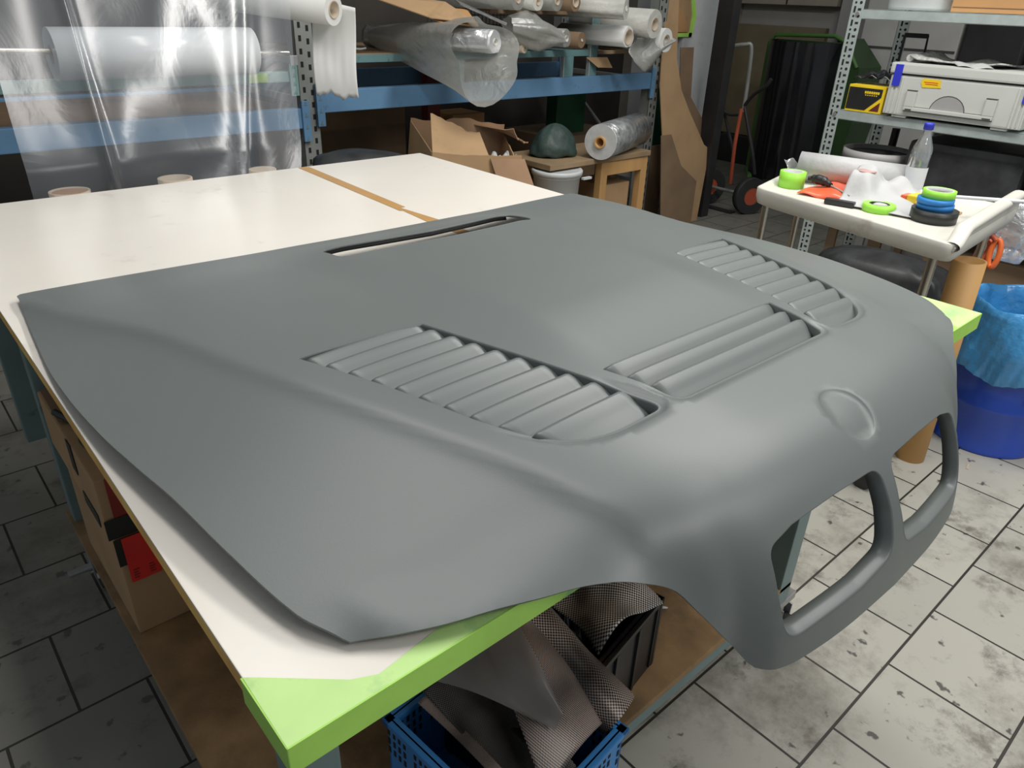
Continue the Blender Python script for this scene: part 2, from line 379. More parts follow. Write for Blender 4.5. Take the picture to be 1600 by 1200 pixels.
ZC=([0,.1,.26,.45,.65,.773,.89,.997,1.083,1.157,1.218,1.256,1.28,1.4],[.012,.024,.042,.062,.076,.083,.085,.083,.077,.069,.055,.038,.018,-.05])
KK=([0,.6,.9,1.15,1.28],[.4,.4,.7,1.5,2.5])
def ztop0(u,v):
    a=abs(u);uc=pw(v,*UC);ue=pw(v,*UE);ze=pw(v,*ZE)
    zs=pw(v,*ZS)
    dome=.017*ss(a,.36-.1*v,.2-.05*v)*ss(v,.02,.4)*(1-.75*ss(v,.80,1.0))
    dome=dome*(1-ss(v,1.05,1.3))
    zc=pw(v,*ZC)
    if a<uc: z=zs-max(zs-zc,0)*(a/uc)**4.5
    else:
        k=pw(v,*KK);t=clip((a-uc)/max(ue-uc,.02),0,1.2)
        st=.0042*ss(v,.10,.45)*(1-ss(v,1.18,1.26)); st*=1-math.exp(-(a-uc)/.008)
        z=zc-st-(zc-st-ze)*(1-math.exp(-k*t))/(1-math.exp(-k))
    return z+dome
def ztop(u,v):
    # average across the crease so that it stays a soft edge
    h=.0065
    return (ztop0(u-h,v)+2*ztop0(u-.4*h,v)+2*ztop0(u+.4*h,v)+ztop0(u+h,v))/6
FU=[0,.1,.2,.25,.268,.278,.289,.319,.341,.364,.392,.425,.454,.493,.535,.582,.625,.661,.8]
FV=[1.354,1.351,1.342,1.331,1.318,1.309,1.298,1.286,1.272,1.253,1.238,1.221,1.207,1.192,1.175,1.158,1.137,1.114,1.08]
FZ=[-.133,-.133,-.132,-.130,-.127,-.118,-.100,-.060,-.030,.0,.014,.023,.024,.022,.0205,.018,.015,.010,.009]
BU=[0,.25,.3,.364,.425,.5,.66,.8];BV=[1.20,1.175,1.170,1.175,1.155,1.125,1.055,1.02]
LU=[0,.25,.268,.289,.319,.341,.364,.392,.425,.5,.66,.8];LV=[.285,.275,.25,.215,.175,.14,.10,.082,.070,.063,.060,.06]
SU=[0,.25,.29,.32,.345,.4,.6,.8];SV=[1,1,.95,.8,.6,.3,.1,.1]
TU=[0,.25,.3,.36,.45,.8];TV=[.9,1.0,1.35,1.45,1.1,.9]
def vb(u): return pw(abs(u),BU,BV)
def LW(u): return pw(abs(u),LU,LV)
def surf(u,w):
    """bonnet surface: (u sideways, w along) -> (u,v,z); z above the table top"""
    b=vb(u);L=LW(u)
    if w<=b: return u,w,ztop(u,w)
    q=(w-b)/L
    z0=ztop(u,b);e=1e-3;sl=(z0-ztop(u,b-e))/e
    vf=pw(abs(u),FU,FV);zf=pw(abs(u),FU,FZ)
    d=math.hypot(vf-b,zf-z0)
    steep=pw(abs(u),SU,SV)
    tv0=d*pw(abs(u),TU,TV);tz0=sl*tv0
    tv1=d*(.12+ .5*(1-steep)); tz1=-d*(1.25*steep+.12*(1-steep))
    h00=(1+2*q)*(1-q)**2;h10=q*(1-q)**2;h01=q*q*(3-2*q);h11=q*q*(q-1)
    return u,h00*b+h10*tv0+h01*vf+h11*tv1,h00*z0+h10*tz0+h01*zf+h11*tz1
A_=-0.0127
def world(p,T=.82):
    u,v,z=p
    n=(math.cos(A_),math.sin(A_));t=(math.sin(A_),-math.cos(A_))
    return np.array([.76294+n[0]*u+t[0]*v,1.16078+n[1]*u+t[1]*v,T+z])
def vrear(u): return .105*(1-(u/.728)**2)
# ------------------------------------------------------------------ setting
struct(MB().add([(-3, -3, 0), (7, -3, 0), (7, 5, 0), (-3, 5, 0)], [(0, 1, 2, 3)]).build('floor', 'floor', origin=(0, 0, 0)))
struct(MB().box(-3, 4.0, 0, 7, 4.1, 3.2, 0).build('wall_back', 'walldark'))
struct(MB().box(6.5, -3, 0, 6.6, 4.0, 3.2, 0).build('wall_right', 'wallgrey'))
struct(MB().box(5.0, 3.90, 0, 6.5, 4.0, 3.2, 0).build('trim_1', 'wallwarm'))
o = struct(MB().box(4.33, 2.92, 0, 4.95, 3.35, 3.2, .01).build('wall_pillar', 'plaster'))
struct(MB().box(4.34, 2.57, 0, 4.42, 2.69, 3.2, .006).build('trim_2', 'blackpaint'))

# ------------------------------------------------------------------ work table
tb = thing('work_table', 'long wheeled workbench with white top and green taped corners under the grey bonnet', 'table', (.75, .98, 0))
L = 1.961; W = 1.5
MB().box(.0, .0, T-.004, W, L, T, .001).build('table_top', 'tabletop', tb)
MB().box(.0015, .0015, T-.030, W-.0015, L-.0015, T-.004, .001).build('board_edge', 'ply', tb)
# tape: top patches and wrapped edges
lab(MB().add([(0, .088, T+.0008), (.012, .078, T+.0008), (.071, .026, T+.0008), (.094, .015, T+.0008), (.16, .024, T+.0008), (.21, .022, T+.0008), (.60, .022, T+.0008), (.60, -.001, T+.0008), (-.001, -.001, T+.0008)], [tuple(range(8, -1, -1))]).build('corner_tape', 'greenlite', tb), 'pale green tape patch on the near corner')
g = MB(); g.box(-.0015, -.0018, T-.032, W+.0018, .0, T+.0012, .0006); g.box(.6, -.001, T, W, .022, T+.0012, .0004)
lab(g.build('edge_tape', 'greentape', tb), 'green tape wrapped over the front edge')
lab(MB().box(-.0020, -.0015, T-.031, -.0002, .088, T+.0006, .0004).build('edge_tape', 'greentape', tb), 'green tape wrapped round the left edge')
lab(MB().add([(1.38, .0, T+.0014), (1.5015, -.0, T+.0014), (1.5015, .13, T+.0014), (1.43, .12, T+.0014)], [(0, 1, 2, 3)]).build('corner_tape', 'greenlite', tb), 'green tape patch on the right corner')
lab(MB().add([(.972, .25, T+.0007), (1.008, .25, T+.0007), (1.012, 1.18, T+.0007), (.996, 1.335, T+.0007), (1.012, 1.335, T+.0007), (1.038, 1.95, T+.0007), (1.002, 1.96, T+.0007), (.976, 1.31, T+.0007), (.984, 1.305, T+.0007), (.974, 1.17, T+.0007)], [tuple(range(10))]).build('tape_stripe', 'browntape', tb), 'brown tape stripe along the white top')
for (x, y) in ((.03, .085), (1.14, .10), (.03, 1.30), (1.14, 1.30), (.03, 1.86), (1.40, 1.86)):
    m = MB()
    m.box(x, y, .16, x+.05, y+.05, T-.03, .003)
    lg = m.build('leg', 'steelgreen', tb)
    if y < 1.8:
        ox, oy = (.045, -.005) if x > 1 else (0, .02)
        k = MB(); k.box(x+.0, y+.0, .140, x+.05+ox, y+.05, .16, .002); k.cyl((x+.025+ox*.7, y+.025, .112), (x+.025+ox*.7, y+.025, .142), .020, n=20)
        cf = k.build('caster_plate', 'castersteel', tb)
        k = MB(); k.box(x+ox+.006, y+.0, .045, x+ox+.010, y+.05, .122, .001); k.build('caster_fork', 'castersteel', cf)
        k = MB(); k.box(x+ox+.045, y+.0, .045, x+ox+.049, y+.05, .122, .001); k.build('caster_fork', 'castersteel', cf)
        MB().cyl((x+ox+.0, y+oy, .050), (x+ox+.055, y+oy, .050), .006, n=12).build('axle', 'castersteel', cf)
        MB().ring((x+ox+.014, y+oy, .048), (x+ox+.041, y+oy, .048), .048, .022, 28).build('caster_wheel', 'rubber', cf)
        MB().ring((x+ox+.012, y+oy, .048), (x+ox+.043, y+oy, .048), .022, .006, 20).build('wheel_hub', 'label', cf)
        if x < .1 and y > 1: lab(MB().box(x-.045, y+.012, .060, x+.02, y+.034, .068, .002).build('brake_pedal', 'castersteel', cf), 'steel brake pedal')
m = MB(); m.box(.03, .138, T-.085, 1.19, .17, T-.032, .002); m.box(.032, .09, T-.085, .07, 1.9, T-.032, .002); m.box(1.15, .09, T-.085, 1.19, 1.9, T-.032, .002)
m.build('top_frame', 'steelgreen', tb)
m = MB(); m.box(.03, .105, .165, 1.185, .14, .205, .002); m.box(.03, .105, .165, .07, 1.35, .205, .002); m.box(1.145, .105, .165, 1.185, 1.35, .205, .002); m.box(.03, 1.31, .165, 1.185, 1.35, .205, .002)
m.build('lower_frame', 'steelgreen', tb)
MB().box(.022, .10, .205, 1.19, 1.36, .22, .002).build('lower_shelf', 'shelfwood', tb)

# ------------------------------------------------------------------ the bonnet
hood = thing('car_hood', 'grey primed car bonnet with louvred vents lying across the white table', 'car hood', (.76, .55, T))
def loop_mirror(half):   # half on +u side ordered, mirrored to close
    return half+[(-a, b) for a, b in half[::-1]]
def dense(poly, st=.009, closed=True):
    out = []; n = len(poly)
    for i in range(n if closed else n-1):
        a = np.array(poly[i]); b = np.array(poly[(i+1) % n]); k = max(1, int(math.ceil(np.linalg.norm(b-a)/st)))
        for j in range(k): out.append(tuple(a+(b-a)*j/k))
    return out
def roundpoly(poly, r):
    """round the corners of a polygon; r per vertex"""
    out = []; n = len(poly)
    for i in range(n):
        p = np.array(poly[i], float); a = np.array(poly[i-1], float); b = np.array(poly[(i+1) % n], float)
        if r[i] <= 0: out.append(tuple(p)); continue
        da = (a-p)/np.linalg.norm(a-p); db = (b-p)/np.linalg.norm(b-p)
        s = p+da*r[i]; e = p+db*r[i]
        for k in range(7):
            t = k/6; out.append(tuple((1-t)**2*s+2*t*(1-t)*p+t*t*e))
    return out
slot = roundpoly([(-.243, .268), (-.12, .291), (0, .305), (.12, .291), (.243, .268), (.244, .348), (.222, .374), (.11, .383), (0, .387), (-.11, .383), (-.222, .374), (-.244, .348)], [.015]+[0]*3+[.015, .01]+[0]*5+[.01])
ventL = roundpoly([(.498, .690), (.303, .711), (.205, 1.098), (.300, 1.097), (.352, 1.072), (.403, 1.0), (.447, .845)], [.004, .004, .018, .03, .03, .04, .0])
ventR = ventL
ventC = roundpoly([(-.205, .987), (.205, .987), (.178, 1.103), (-.178, 1.103)], [.004, .004, .02, .02])
kid = roundpoly([(.246, 1.316), (.2, 1.311), (.11, 1.316), (.013, 1.325), (.010, 1.385), (.016, 1.437), (.094, 1.4375), (.1728, 1.430), (.242, 1.424), (.2475, 1.365)], [.016, 0, 0, .024, 0, .022, 0, 0, .03, 0])
mir = lambda p: [(-a, b) for a, b in p]
holes = [dense(h, .007) for h in (slot, ventL, mir(ventL), ventC, kid, mir(kid))]
RC = (0, 1.243); RR = .0455
roundel = [(RC[0]+RR*.9*math.cos(2*math.pi*i/64), RC[1]+RR*1.06*math.sin(2*math.pi*i/64)) for i in range(64)]
# outline
half = []
for u in np.linspace(0, .7, 60): half.append((u, vrear(u)))
ucr = .728
half = [h for h in half if h[0] < .712]
half += [(.722, .004), (.729, .012)]
vs_ = [v for v in np.arange(.02, 1.108, .007)]
side = [(float(pw(v, *UE)), v) for v in vs_]
half += side
end_u = .660
fr = []
for u in np.linspace(end_u, 0, 96):
    fr.append((u, float(vb(u)+LW(u))))
# densify near the nose tip
fr2 = []
for i in range(len(fr)-1):
    a, b = fr[i], fr[i+1]; k = max(1, int(math.hypot(a[0]-b[0], a[1]-b[1])/.008))
    for j in range(k):
        u = a[0]+(b[0]-a[0])*j/k; fr2.append((u, float(vb(u)+LW(u))))
fr2.append((0, float(vb(0)+LW(0))))
half += [h for h in fr2 if h[0] > 1e-4 or True]
half = half[1:-1]
outline = [(0.0, vrear(0))]+half+[(0.0, float(vb(0)+LW(0)))]+[(-a, b) for a, b in half[::-1]]
# clean consecutive duplicates
oc = []
for p in outline:
    if not oc or math.hypot(p[0]-oc[-1][0], p[1]-oc[-1][1]) > .0015: oc.append(p)
outline = oc
def inside(P, poly):
    x = P[:, 0]; y = P[:, 1]; r = np.zeros(len(P), bool); n = len(poly)
    for i in range(n):
        x1, y1 = poly[i]; x2, y2 = poly[(i+1) % n]
        if y1 == y2: continue
        c = ((y1 > y) != (y2 > y)) & (x < (x2-x1)*(y-y1)/(y2-y1)+x1); r ^= c
    return r
def nearpoly(P, poly, d):
    Q = np.array(poly); r = np.zeros(len(P), bool)
    for q in Q: r |= (np.abs(P[:, 0]-q[0]) < d) & (np.abs(P[:, 1]-q[1]) < d)
    return r
st = .0105
gx, gy = np.meshgrid(np.arange(-.77, .77, st), np.arange(-.0, 1.5, st)); gx = gx+(np.arange(gx.shape[0]) % 2)[:, None]*st/2
GP = np.c_[gx.ravel(), gy.ravel()]
keep = inside(GP, outline) & ~nearpoly(GP, outline, .005)
for h in holes: keep &= ~inside(GP, h) & ~nearpoly(GP, h, .005)
ring2 = [[(RC[0]+(p[0]-RC[0])*k, RC[1]+(p[1]-RC[1])*k) for p in roundel] for k in (1.0, .95, .88)]
lips = []
def offs(loop, d):
    A = np.array(loop); nx = np.roll(A, -1, 0)-np.roll(A, 1, 0); nr = np.c_[-nx[:, 1], nx[:, 0]]; nr /= np.linalg.norm(nr, axis=1)[:, None]
    c = A.mean(axis=0)
    if ((A-c)*nr).sum() < 0: nr = -nr
    return A+nr*d
for lp in (ventL, mir(ventL), ventC):
    A = np.array(dense(lp, .006))
    for d in (.004, .008, .0125):
        for q, a in zip(offs(dense(lp, .006), d), A):
            if a[1] > .98: lips.append((float(q[0]), float(q[1])))
lips = np.array(lips); ok_ = np.ones(len(lips), bool)
for h in holes: ok_ &= ~inside(lips, h) & ~nearpoly(lips, h, .0025)
lips = lips[ok_]
keep &= ~nearpoly(GP, [tuple(q) for q in lips], .0035)
keep &= ~nearpoly(GP, ring2[0]+ring2[1]+ring2[2], .004)
GP = GP[keep]
pts = []; edges = []
for lp in [outline]+holes+ring2:
    o0 = len(pts); pts += lp; edges += [(o0+i, o0+(i+1) % len(lp)) for i in range(len(lp))]
pts += [tuple(p) for p in GP]+[tuple(p) for p in lips]
rv, re, rf, *_ = geometry.delaunay_2d_cdt([Vector((float(a), float(b))) for a, b in pts], edges, [], 0, 1e-5)
rv = np.array([(p.x, p.y) for p in rv]); rf = np.array([f for f in rf if len(f) == 3])
cen = rv[rf].mean(axis=1); ok = inside(cen, outline)
for h in holes: ok &= ~inside(cen, h)
rf = rf[ok]
a2 = rv[rf[:, 1]]-rv[rf[:, 0]]; b2 = rv[rf[:, 2]]-rv[rf[:, 0]]
flip = (a2[:, 0]*b2[:, 1]-a2[:, 1]*b2[:, 0]) > 0       # domain (u right, w toward viewer) -> up needs clockwise
rf[flip] = rf[flip][:, ::-1]
used = np.unique(rf); remap = -np.ones(len(rv), int); remap[used] = np.arange(len(used))
FRONT = [(dense(ventL, .004), .985, 1.06), (dense(mir(ventL), .004), .985, 1.06), (dense(ventC, .004), 1.045, 1.09)]
FA = [(np.array(a), b, c) for a, b, c in FRONT]
def lipdepth(u, w):
    if w < .97 or w > 1.13: return 0
    z = 0
    for A, a, b in FA:
        d = math.sqrt(((A[:, 0]-u)**2+(A[:, 1]-w)**2).min()); z = min(z, -.0050*(1-ss(d, .003, .0125))*ss(w, a, b))
    return z
def rdepth(u, w):
    d = math.hypot((u-RC[0])/.9, (w-RC[1])/1.06)/RR
    return -.0034*(1-float(ss(d, .90, .985)))
def HW(u, w, dz=0):
    p = surf(u, w); q = world(p, T); return Vector((q[0], q[1], q[2]+dz))
TH = .0042
def HN(u, w):
    e = 2e-3; a = HW(u+e, w)-HW(u-e, w); b = HW(u, w+e)-HW(u, w-e); return b.cross(a).normalized() if b.cross(a).length > 0 else Vector((0, 0, 1))
hv = [HW(rv[i][0], rv[i][1], rdepth(*rv[i])+lipdepth(*rv[i])) for i in used]
hn = [HN(*rv[i]) for i in used]
if sum(n.z for n in hn) < 0: hn = [-n for n in hn]
m = MB(); m.add(hv, [tuple(remap[f]) for f in rf], True)
m.add([p-n*TH for p, n in zip(hv, hn)], [tuple(remap[f])[::-1] for f in rf], True)
sgn = 1 if hn[0].dot(HN(*rv[used[0]])) > 0 else -1
for lp, cw in [(outline, 1)]+[(h, -1) for h in holes]:
    A = np.array(lp); area_ = (A[:, 0]*np.roll(A[:, 1], -1)-np.roll(A[:, 0], -1)*A[:, 1]).sum(); k = len(lp)
    if area_ > 0: lp = lp[::-1]
    if cw < 0: lp = lp[::-1]
    tp = [HW(p[0], p[1], lipdepth(*p)) for p in lp]; nn = [HN(*p)*sgn for p in lp]
    m.add(tp+[p-n*TH for p, n in zip(tp, nn)], [(i, (i+1) % k, k+(i+1) % k, k+i) for i in range(k)], True)
sh = m.build('hood_panel', 'primer', hood)
# rolled flange round each cut-out
def flange(loop, drop, inset, name, mt='primer', into=(0, 0), mode='z'):
    c = np.mean(np.array(loop), axis=0); lp = dense(loop, .007); n = len(lp)
    A = np.array(lp); nx = np.roll(A, -1, 0)-np.roll(A, 1, 0); nrm = np.c_[-nx[:, 1], nx[:, 0]]; nrm /= np.linalg.norm(nrm, axis=1)[:, None]+1e-9
    if ((c-A)*nrm).sum() < 0: nrm = -nrm
    m = MB(); vs = []
    steps = [(0, 0), (.3, .12), (.8, .45), (1, 1)]
    for f1, f2 in steps:
        for i in range(n):
            q = A[i]+nrm[i]*inset*f1
            if mode == 'z': vs.append(HW(q[0], q[1], -drop*f2-.0002+lipdepth(*A[i])*(1-f2)))
            else:
                p = HW(q[0], q[1]); vs.append(p+Vector((0, 1, -.10))*drop*f2)
    m.add(vs, [(k*n+i, k*n+(i+1) % n, (k+1)*n+(i+1) % n, (k+1)*n+i) for k in range(len(steps)-1) for i in range(n)], True)
    return m.build(name, mt, hood, solid=.002, offset=0)
for lp in (ventL, mir(ventL), ventC): flange(lp, .030, .0025, 'vent_frame')
flange(slot, .003, .001, 'slot_flange', 'primer')
# black laminate wall hanging under the rear side of the slot
sl = dense([(-.240, .276), (-.12, .300), (0, .314), (.12, .300), (.240, .276)], .01, False)+[(.240, .276)]
m = MB(); vs = [HW(a, b-.010, -.004) for a, b in sl]+[HW(a, b-.009, -.008) for a, b in sl]+[HW(a, b-.008, -.012) for a, b in sl]; n = len(sl)
m.add(vs, [(k*n+i, k*n+i+1, (k+1)*n+i+1, (k+1)*n+i) for k in range(2) for i in range(n-1)], True)
lab(m.build('slot_baffle', 'primer_in', hood, solid=.002), 'black laminate strip inside the rear slot')
for lp in (kid, mir(kid)): flange(lp, .022, .005, 'grille_surround', mode='y')
# louvres
def louvre(fin, fout, v0, pitch, sgn, name='louver', last=False, over=1.30, amp=.0016, drop=.0235):
    def fn(a, b):
        v = v0+b*pitch*over; vv = min(v, 1.104)
        ui = fin(vv); uo = fout(vv); u = ui+(uo-ui)*a
        z = amp*math.sin(min(b*7, math.pi))-drop*(.80*b+.20*b*b)-.0002
        e = min(a, 1-a)*abs(uo-ui); z -= .003*max(0, 1-e/.004)**2
        return HW(sgn*u, v, z)
    m = MB().grid(fn, 20, 12); o = m.build(name, 'primer', hood, solid=.0022, offset=-1); fixup(o); return o
def fixup(o):
    me = o.data
    if sum(p.normal.z for p in me.polygons) < 0: me.flip_normals()
lin = lambda x, xs, ys: float(np.interp(x, xs, ys))
fin = lambda v: lin(v, [.711, 1.098], [.3045, .2075]); fout = lambda v: lin(v, [.69, .845, 1.0, 1.06, 1.085, 1.104], [.4965, .4455, .4015, .364, .330, .275])
for sg in (-1, 1):
    for k in range(10): louvre(fin, fout, (.6995 if k else .7035)+k*.0380, .0380, sg)
cin = lambda v: -lin(v, [.987, 1.08, 1.104], [.2035, .184, .165]); cout = lambda v: lin(v, [.987, 1.08, 1.104], [.2035, .184, .165])
for k in range(3): louvre(cin, cout, .988+k*.0345, .0345, 1, over=1.35, amp=.0016, drop=.031)
# ================================================================== rack behind the table
rk = thing('pallet_rack', 'large blue and grey steel rack with perforated uprights behind the white table', 'rack', (1.4, 3.1, 0))
def upright(x, y, top=2.3, nm='upright', wd=.085, m='grey_up', marks=True):
    q = MB(); q.box(x, y, 0, x+wd, y+.004, top, .001); q.box(x, y, 0, x+.004, y+.07, top, .001); q.box(x+wd-.004, y, 0, x+wd, y+.07, top, .001)
    u = q.build(nm, m, rk); h = MB()
    z = .12
    while z < top-.05:
        for dx in (.024, .060): h.box(x+dx-.006, y-.0012, z-.011-(.012 if dx > .05 else 0), x+dx+.006, y+.0012, z+.011-(.012 if dx > .05 else 0), 0)
        z += .05
    h.build('punched_slots', 'hole', u)
for x in (-1.05, 1.40, 3.76):
    upright(x, 2.70); upright(x, 3.52)
    for z in (.3, .9, 1.5): MB().box(x+.03, 2.75, z, x+.055, 3.54, z+.03, .002).build('frame_brace', 'grey_up', rk)
    MB().tube([(x+.04, 2.76, .33), (x+.04, 3.53, .9)], .012, res=1).build('diagonal_brace', 'grey_up', rk)
def beam(x0, x1, z0, z1, m='blue', y=2.69):
    q = MB(); q.box(x0, y, z0, x1, y+.045, z1, .004); b = q.build('beam', m, rk)
    for xx in (x0-.002, x1-.034):
        if -1.2 < xx < 4:
            c = MB().box(xx, y-.008, z0-.055, xx+.036, y+.004, z1+.03, .002).build('beam_connector', m, b)
            h = MB()
            for k in range(4):
                z = z0-.04+k*(z1-z0+.06)/3; h.prism([(-.007, -.008), (0, .009), (.007, -.008)], (xx+.018, y-.0095, z), (1, 0, 0), (0, 0, 1), (0, 1, 0), .002)
            h.build('connector_hooks', 'steelgreen', c)
beam(1.47, 3.78, .873, .965); beam(-1.0, 1.43, .815, .898)
beam(-1.0, 1.39, 1.005, 1.045, 'teal_l'); 
MB().box(1.18, 2.686, 1.008, 1.26, 2.689, 1.042, 0).build('edge_sticker', 'lblgreen', rk)
beam(1.47, 3.78, .873, .965, 'blue', 3.50)
beam(-1.0, 1.43, .815, .898, 'blue', 3.50)
MB().box(-1.0, 2.74, .87, 1.40, 3.5, .885, .002).build('shelf_board', 'card_d', rk)
c = MB(); c.box(1.235, 2.40, 1.10, 1.243, 2.70, 1.125, .001); c.box(1.225, 2.395, 1.095, 1.255, 2.405, 1.13, .002); c.build('roll_bracket', 'castersteel', rk)

sh2 = thing('steel_shelf', 'teal steel shelf full of wrapped rolls standing on the blue rack beam', 'shelf', (2.6, 3.0, .965))
q = MB(); q.box(1.52, 2.70, 1.070, 3.18, 2.72, 1.102, .002); q.box(1.52, 2.72, 1.09, 3.18, 3.45, 1.100, .001); q.build('shelf_board', 'teal', sh2)
MB().box(1.52, 2.71, 1.1005, 2.3, 3.4, 1.106, .001).build('board_lining', 'woodseat', sh2)
q = MB(); q.box(2.45, 2.70, 1.275, 3.20, 2.715, 1.293, .002); q.box(2.45, 2.715, 1.285, 3.2, 3.45, 1.293, .001); q.build('upper_shelf_board', 'card_d', sh2)
for (x0, x1, z0, z1, mm) in ((2.215, 2.29, .965, 1.07, 'teal'), (1.56, 1.60, .965, 1.07, 'teal'), (2.985, 3.06, .965, 1.07, 'teal'), (3.19, 3.25, .965, 1.75, 'teal')):
    MB().box(x0, 2.70, z0, x1, 2.72, z1, .002).build('post', mm, sh2)
    MB().box(x0-.006, 2.696, z0, x0, 2.72, z1, .001).build('post_edge', 'galv', sh2)
q = MB()
for k in range(26): q.cyl((2.50+k*.028, 3.30, 1.10), (2.50+k*.028, 3.30, 1.60), .0025, n=6)
for z in (1.15, 1.25, 1.42): q.cyl((2.48, 3.3, z), (3.22, 3.3, z), .0025, n=6)
q.build('wire_back', 'grey_up', sh2)
q = MB(); q.box(3.27, 2.72, 1.075, 3.62, 2.735, 1.095, .001); q.box(3.27, 2.72, 1.295, 3.45, 2.73, 1.31, .001); q.box(3.27, 2.73, 1.08, 3.62, 3.4, 1.09, .001); q.box(3.26, 2.72, 1.08, 3.275, 2.735, 1.31, .001)
q.build('side_frame', 'woodseat', sh2)
q = MB()
for k in range(9): q.cyl((3.44+k*.022, 3.15, 1.09), (3.44+k*.022, 3.15, 1.6), .004, n=6)
q.build('wire_side', 'teal', sh2)

def roll(name, label, cat, end, dirv, ln, r, rh, m='offwhite', core='coreb', group=None, wob=.0, plug=True, sleeve=None):
    e = Vector(end); d = Vector(dirv).normalized(); t = thing(name, label, cat, tuple(e), group)
    MB().ring(e, e+d*ln, r, rh*1.12, 36, wob).build('wound_sheet', m, t)
    MB().ring(e-d*.004, e+d*ln, rh*1.12, rh, 28).build('core', core, t)
    if sleeve: MB().ring(e+d*.01, e+d*ln*.98, r*1.05, r*1.02, 36, .03).build('film_sleeve', sleeve, t)
    return t
RG = 'wrapped rolls lying on the teal shelf'
# middle cluster
roll('plastic_roll', 'thin pale roll end low between the bagged rolls', 'roll', (2.551, 2.55, 1.128), (-.15, 1, 0), .7, .024, .008, 'coreb', group=RG)
roll('plastic_roll', 'cloudy wrapped roll with twisted end left of the brown-capped roll', 'roll', (2.79, 2.50, 1.172), (-.22, 1, 0), .8, .042, .014, 'film_bag', 'offwhite', group=RG, wob=.06)
roll('plastic_roll', 'short tan-sided roll with white cap beside the teal post', 'roll', (2.935, 2.53, 1.162), (-.2, 1, 0), .75, .038, .006, 'card_d', 'offwhite', group=RG)
UG = 'rolls on the upper rack shelf'
for x, r, lb, mm in ((2.47, .048, 'clear-wrapped roll at the left end of the upper shelf', 'film_bag'), (2.60, .042, 'cream roll second from the left on the upper shelf', 'offwhite'), (2.73, .045, 'cloudy bagged roll in the middle of the upper shelf', 'film_bag'), (2.86, .045, 'brown tube roll with open end on the upper shelf by the post', 'card_d')):
    roll('upper_roll', lb, 'roll', (x, 2.52, 1.293+r), (-.2, 1, 0), .8, r, r*.5 if mm == 'card_d' else .016, mm, 'coreb', group=UG, wob=.03)
# right cluster
roll('foam_roll', 'white roll with dark open core at the top right end of the rack', 'roll', (3.41, 2.44, 1.243), (-.10, 1, .02), .55, .072, .030, 'offwhite', 'coreb', group='white rolls stacked at the right end of the rack', wob=.02)
roll('foam_roll', 'white roll with open core lowest and rightmost on the rack end', 'roll', (3.555, 2.46, 1.160), (-.08, 1, -.01), .60, .062, .028, 'white', 'coreb', group='white rolls stacked at the right end of the rack', wob=.02)
roll('foam_roll', 'narrow open white roll left of the two large ones on the rack end', 'roll', (3.235, 2.47, 1.178), (-.15, 1, 0), .45, .052, .036, 'white', 'coreb', group='white rolls stacked at the right end of the rack', wob=.05)
roll('foam_roll', 'thick white bagged roll at the top edge above the narrow open roll', 'roll', (3.16, 2.44, 1.315), (-.5, 1, .02), .42, .055, .012, 'offwhite', 'white', group='white rolls stacked at the right end of the rack', wob=.08)
def sag(a, b):
    # sheet of white film wrapped round the lowest roll and hanging from it
    ang = -1.9+a*4.0; r = .069+.012*math.sin(3*a+5*b)
    cx, cz = 3.555-.25*b, 1.160
    if a < .62: return (cx+(.03+r)*math.cos(1.9-ang*.9)*.95, 2.445+.2*b+.01*math.sin(9*a), cz+(.012+r)*math.sin(1.9-ang*.9))
    t = (a-.62)/.38; p = sag(.6199, b); q = Vector((3.28+.10*b, 2.46+.12*b, .985+.10*b+.02*math.sin(7*b)))
    return tuple(Vector(p).lerp(q, t))
MBs = MB().grid(lambda a, b: (3.30+.33*a+.012*math.sin(8*b), 2.46+.03*math.sin(3*a+4*b)+.04*b, 1.175-.175*b*(1.0-abs(a*1.0-.28)**1.1*1.25)-.02*a*b), 18, 14)
tag(MBs.build('film_flap', 'film_bag', solid=.001), 'loose white film flap hanging below the stacked white rolls', 'film')
# sheets of grey cardboard and scraps
def plate(name, label, cat, pts, th, m, group=None):
    q = MB(); P = [Vector(p) for p in pts]; n = (P[1]-P[0]).cross(P[2]-P[0]).normalized(); k = len(P)
    q.add(P+[p+n*th for p in P], [tuple(range(k))[::-1], tuple(range(k, 2*k))]+[(i, (i+1) % k, k+(i+1) % k, k+i) for i in range(k)])
    return tag(fixnormals(q.build(name, m)), label, cat, group)
plate('cardboard_sheet', 'flat cardboard piece folded over the shelf edge at the top', 'cardboard', [(1.70, 2.62, 1.335), (1.95, 2.50, 1.255), (2.185, 2.47, 1.237), (2.10, 2.60, 1.318), (1.85, 2.75, 1.345)], .004, 'card')
plate('cardboard_sheet', 'second cardboard piece just under the top one', 'cardboard', [(1.88, 2.66, 1.302), (2.00, 2.49, 1.238), (2.20, 2.48, 1.226), (2.24, 2.62, 1.29)], .003, 'card_o')
plate('grey_board', 'grey board projecting above the bagged roll', 'board', [(2.2, 2.62, 1.31), (2.40, 2.52, 1.228), (2.43, 2.55, 1.236), (2.3, 2.8, 1.33)], .004, 'greyfilm')
plate('brown_board', 'small brown board hanging under the narrow roll', 'board', [(3.16, 2.70, 1.062), (3.27, 2.64, 1.065), (3.31, 2.63, 1.01), (3.22, 2.66, 1.012)], .004, 'card')
plate('top_shelf_board', 'brown board edge along the top above the dark bay', 'board', [(1.50, 2.62, 1.325), (1.95, 2.62, 1.325), (1.95, 3.4, 1.335), (1.5, 3.4, 1.335)], .012, 'card_d')
t = thing('shelf_tools', 'small brown and steel tool on the teal shelf beside the hanging sheet', 'tool', (1.66, 2.75, 1.107))
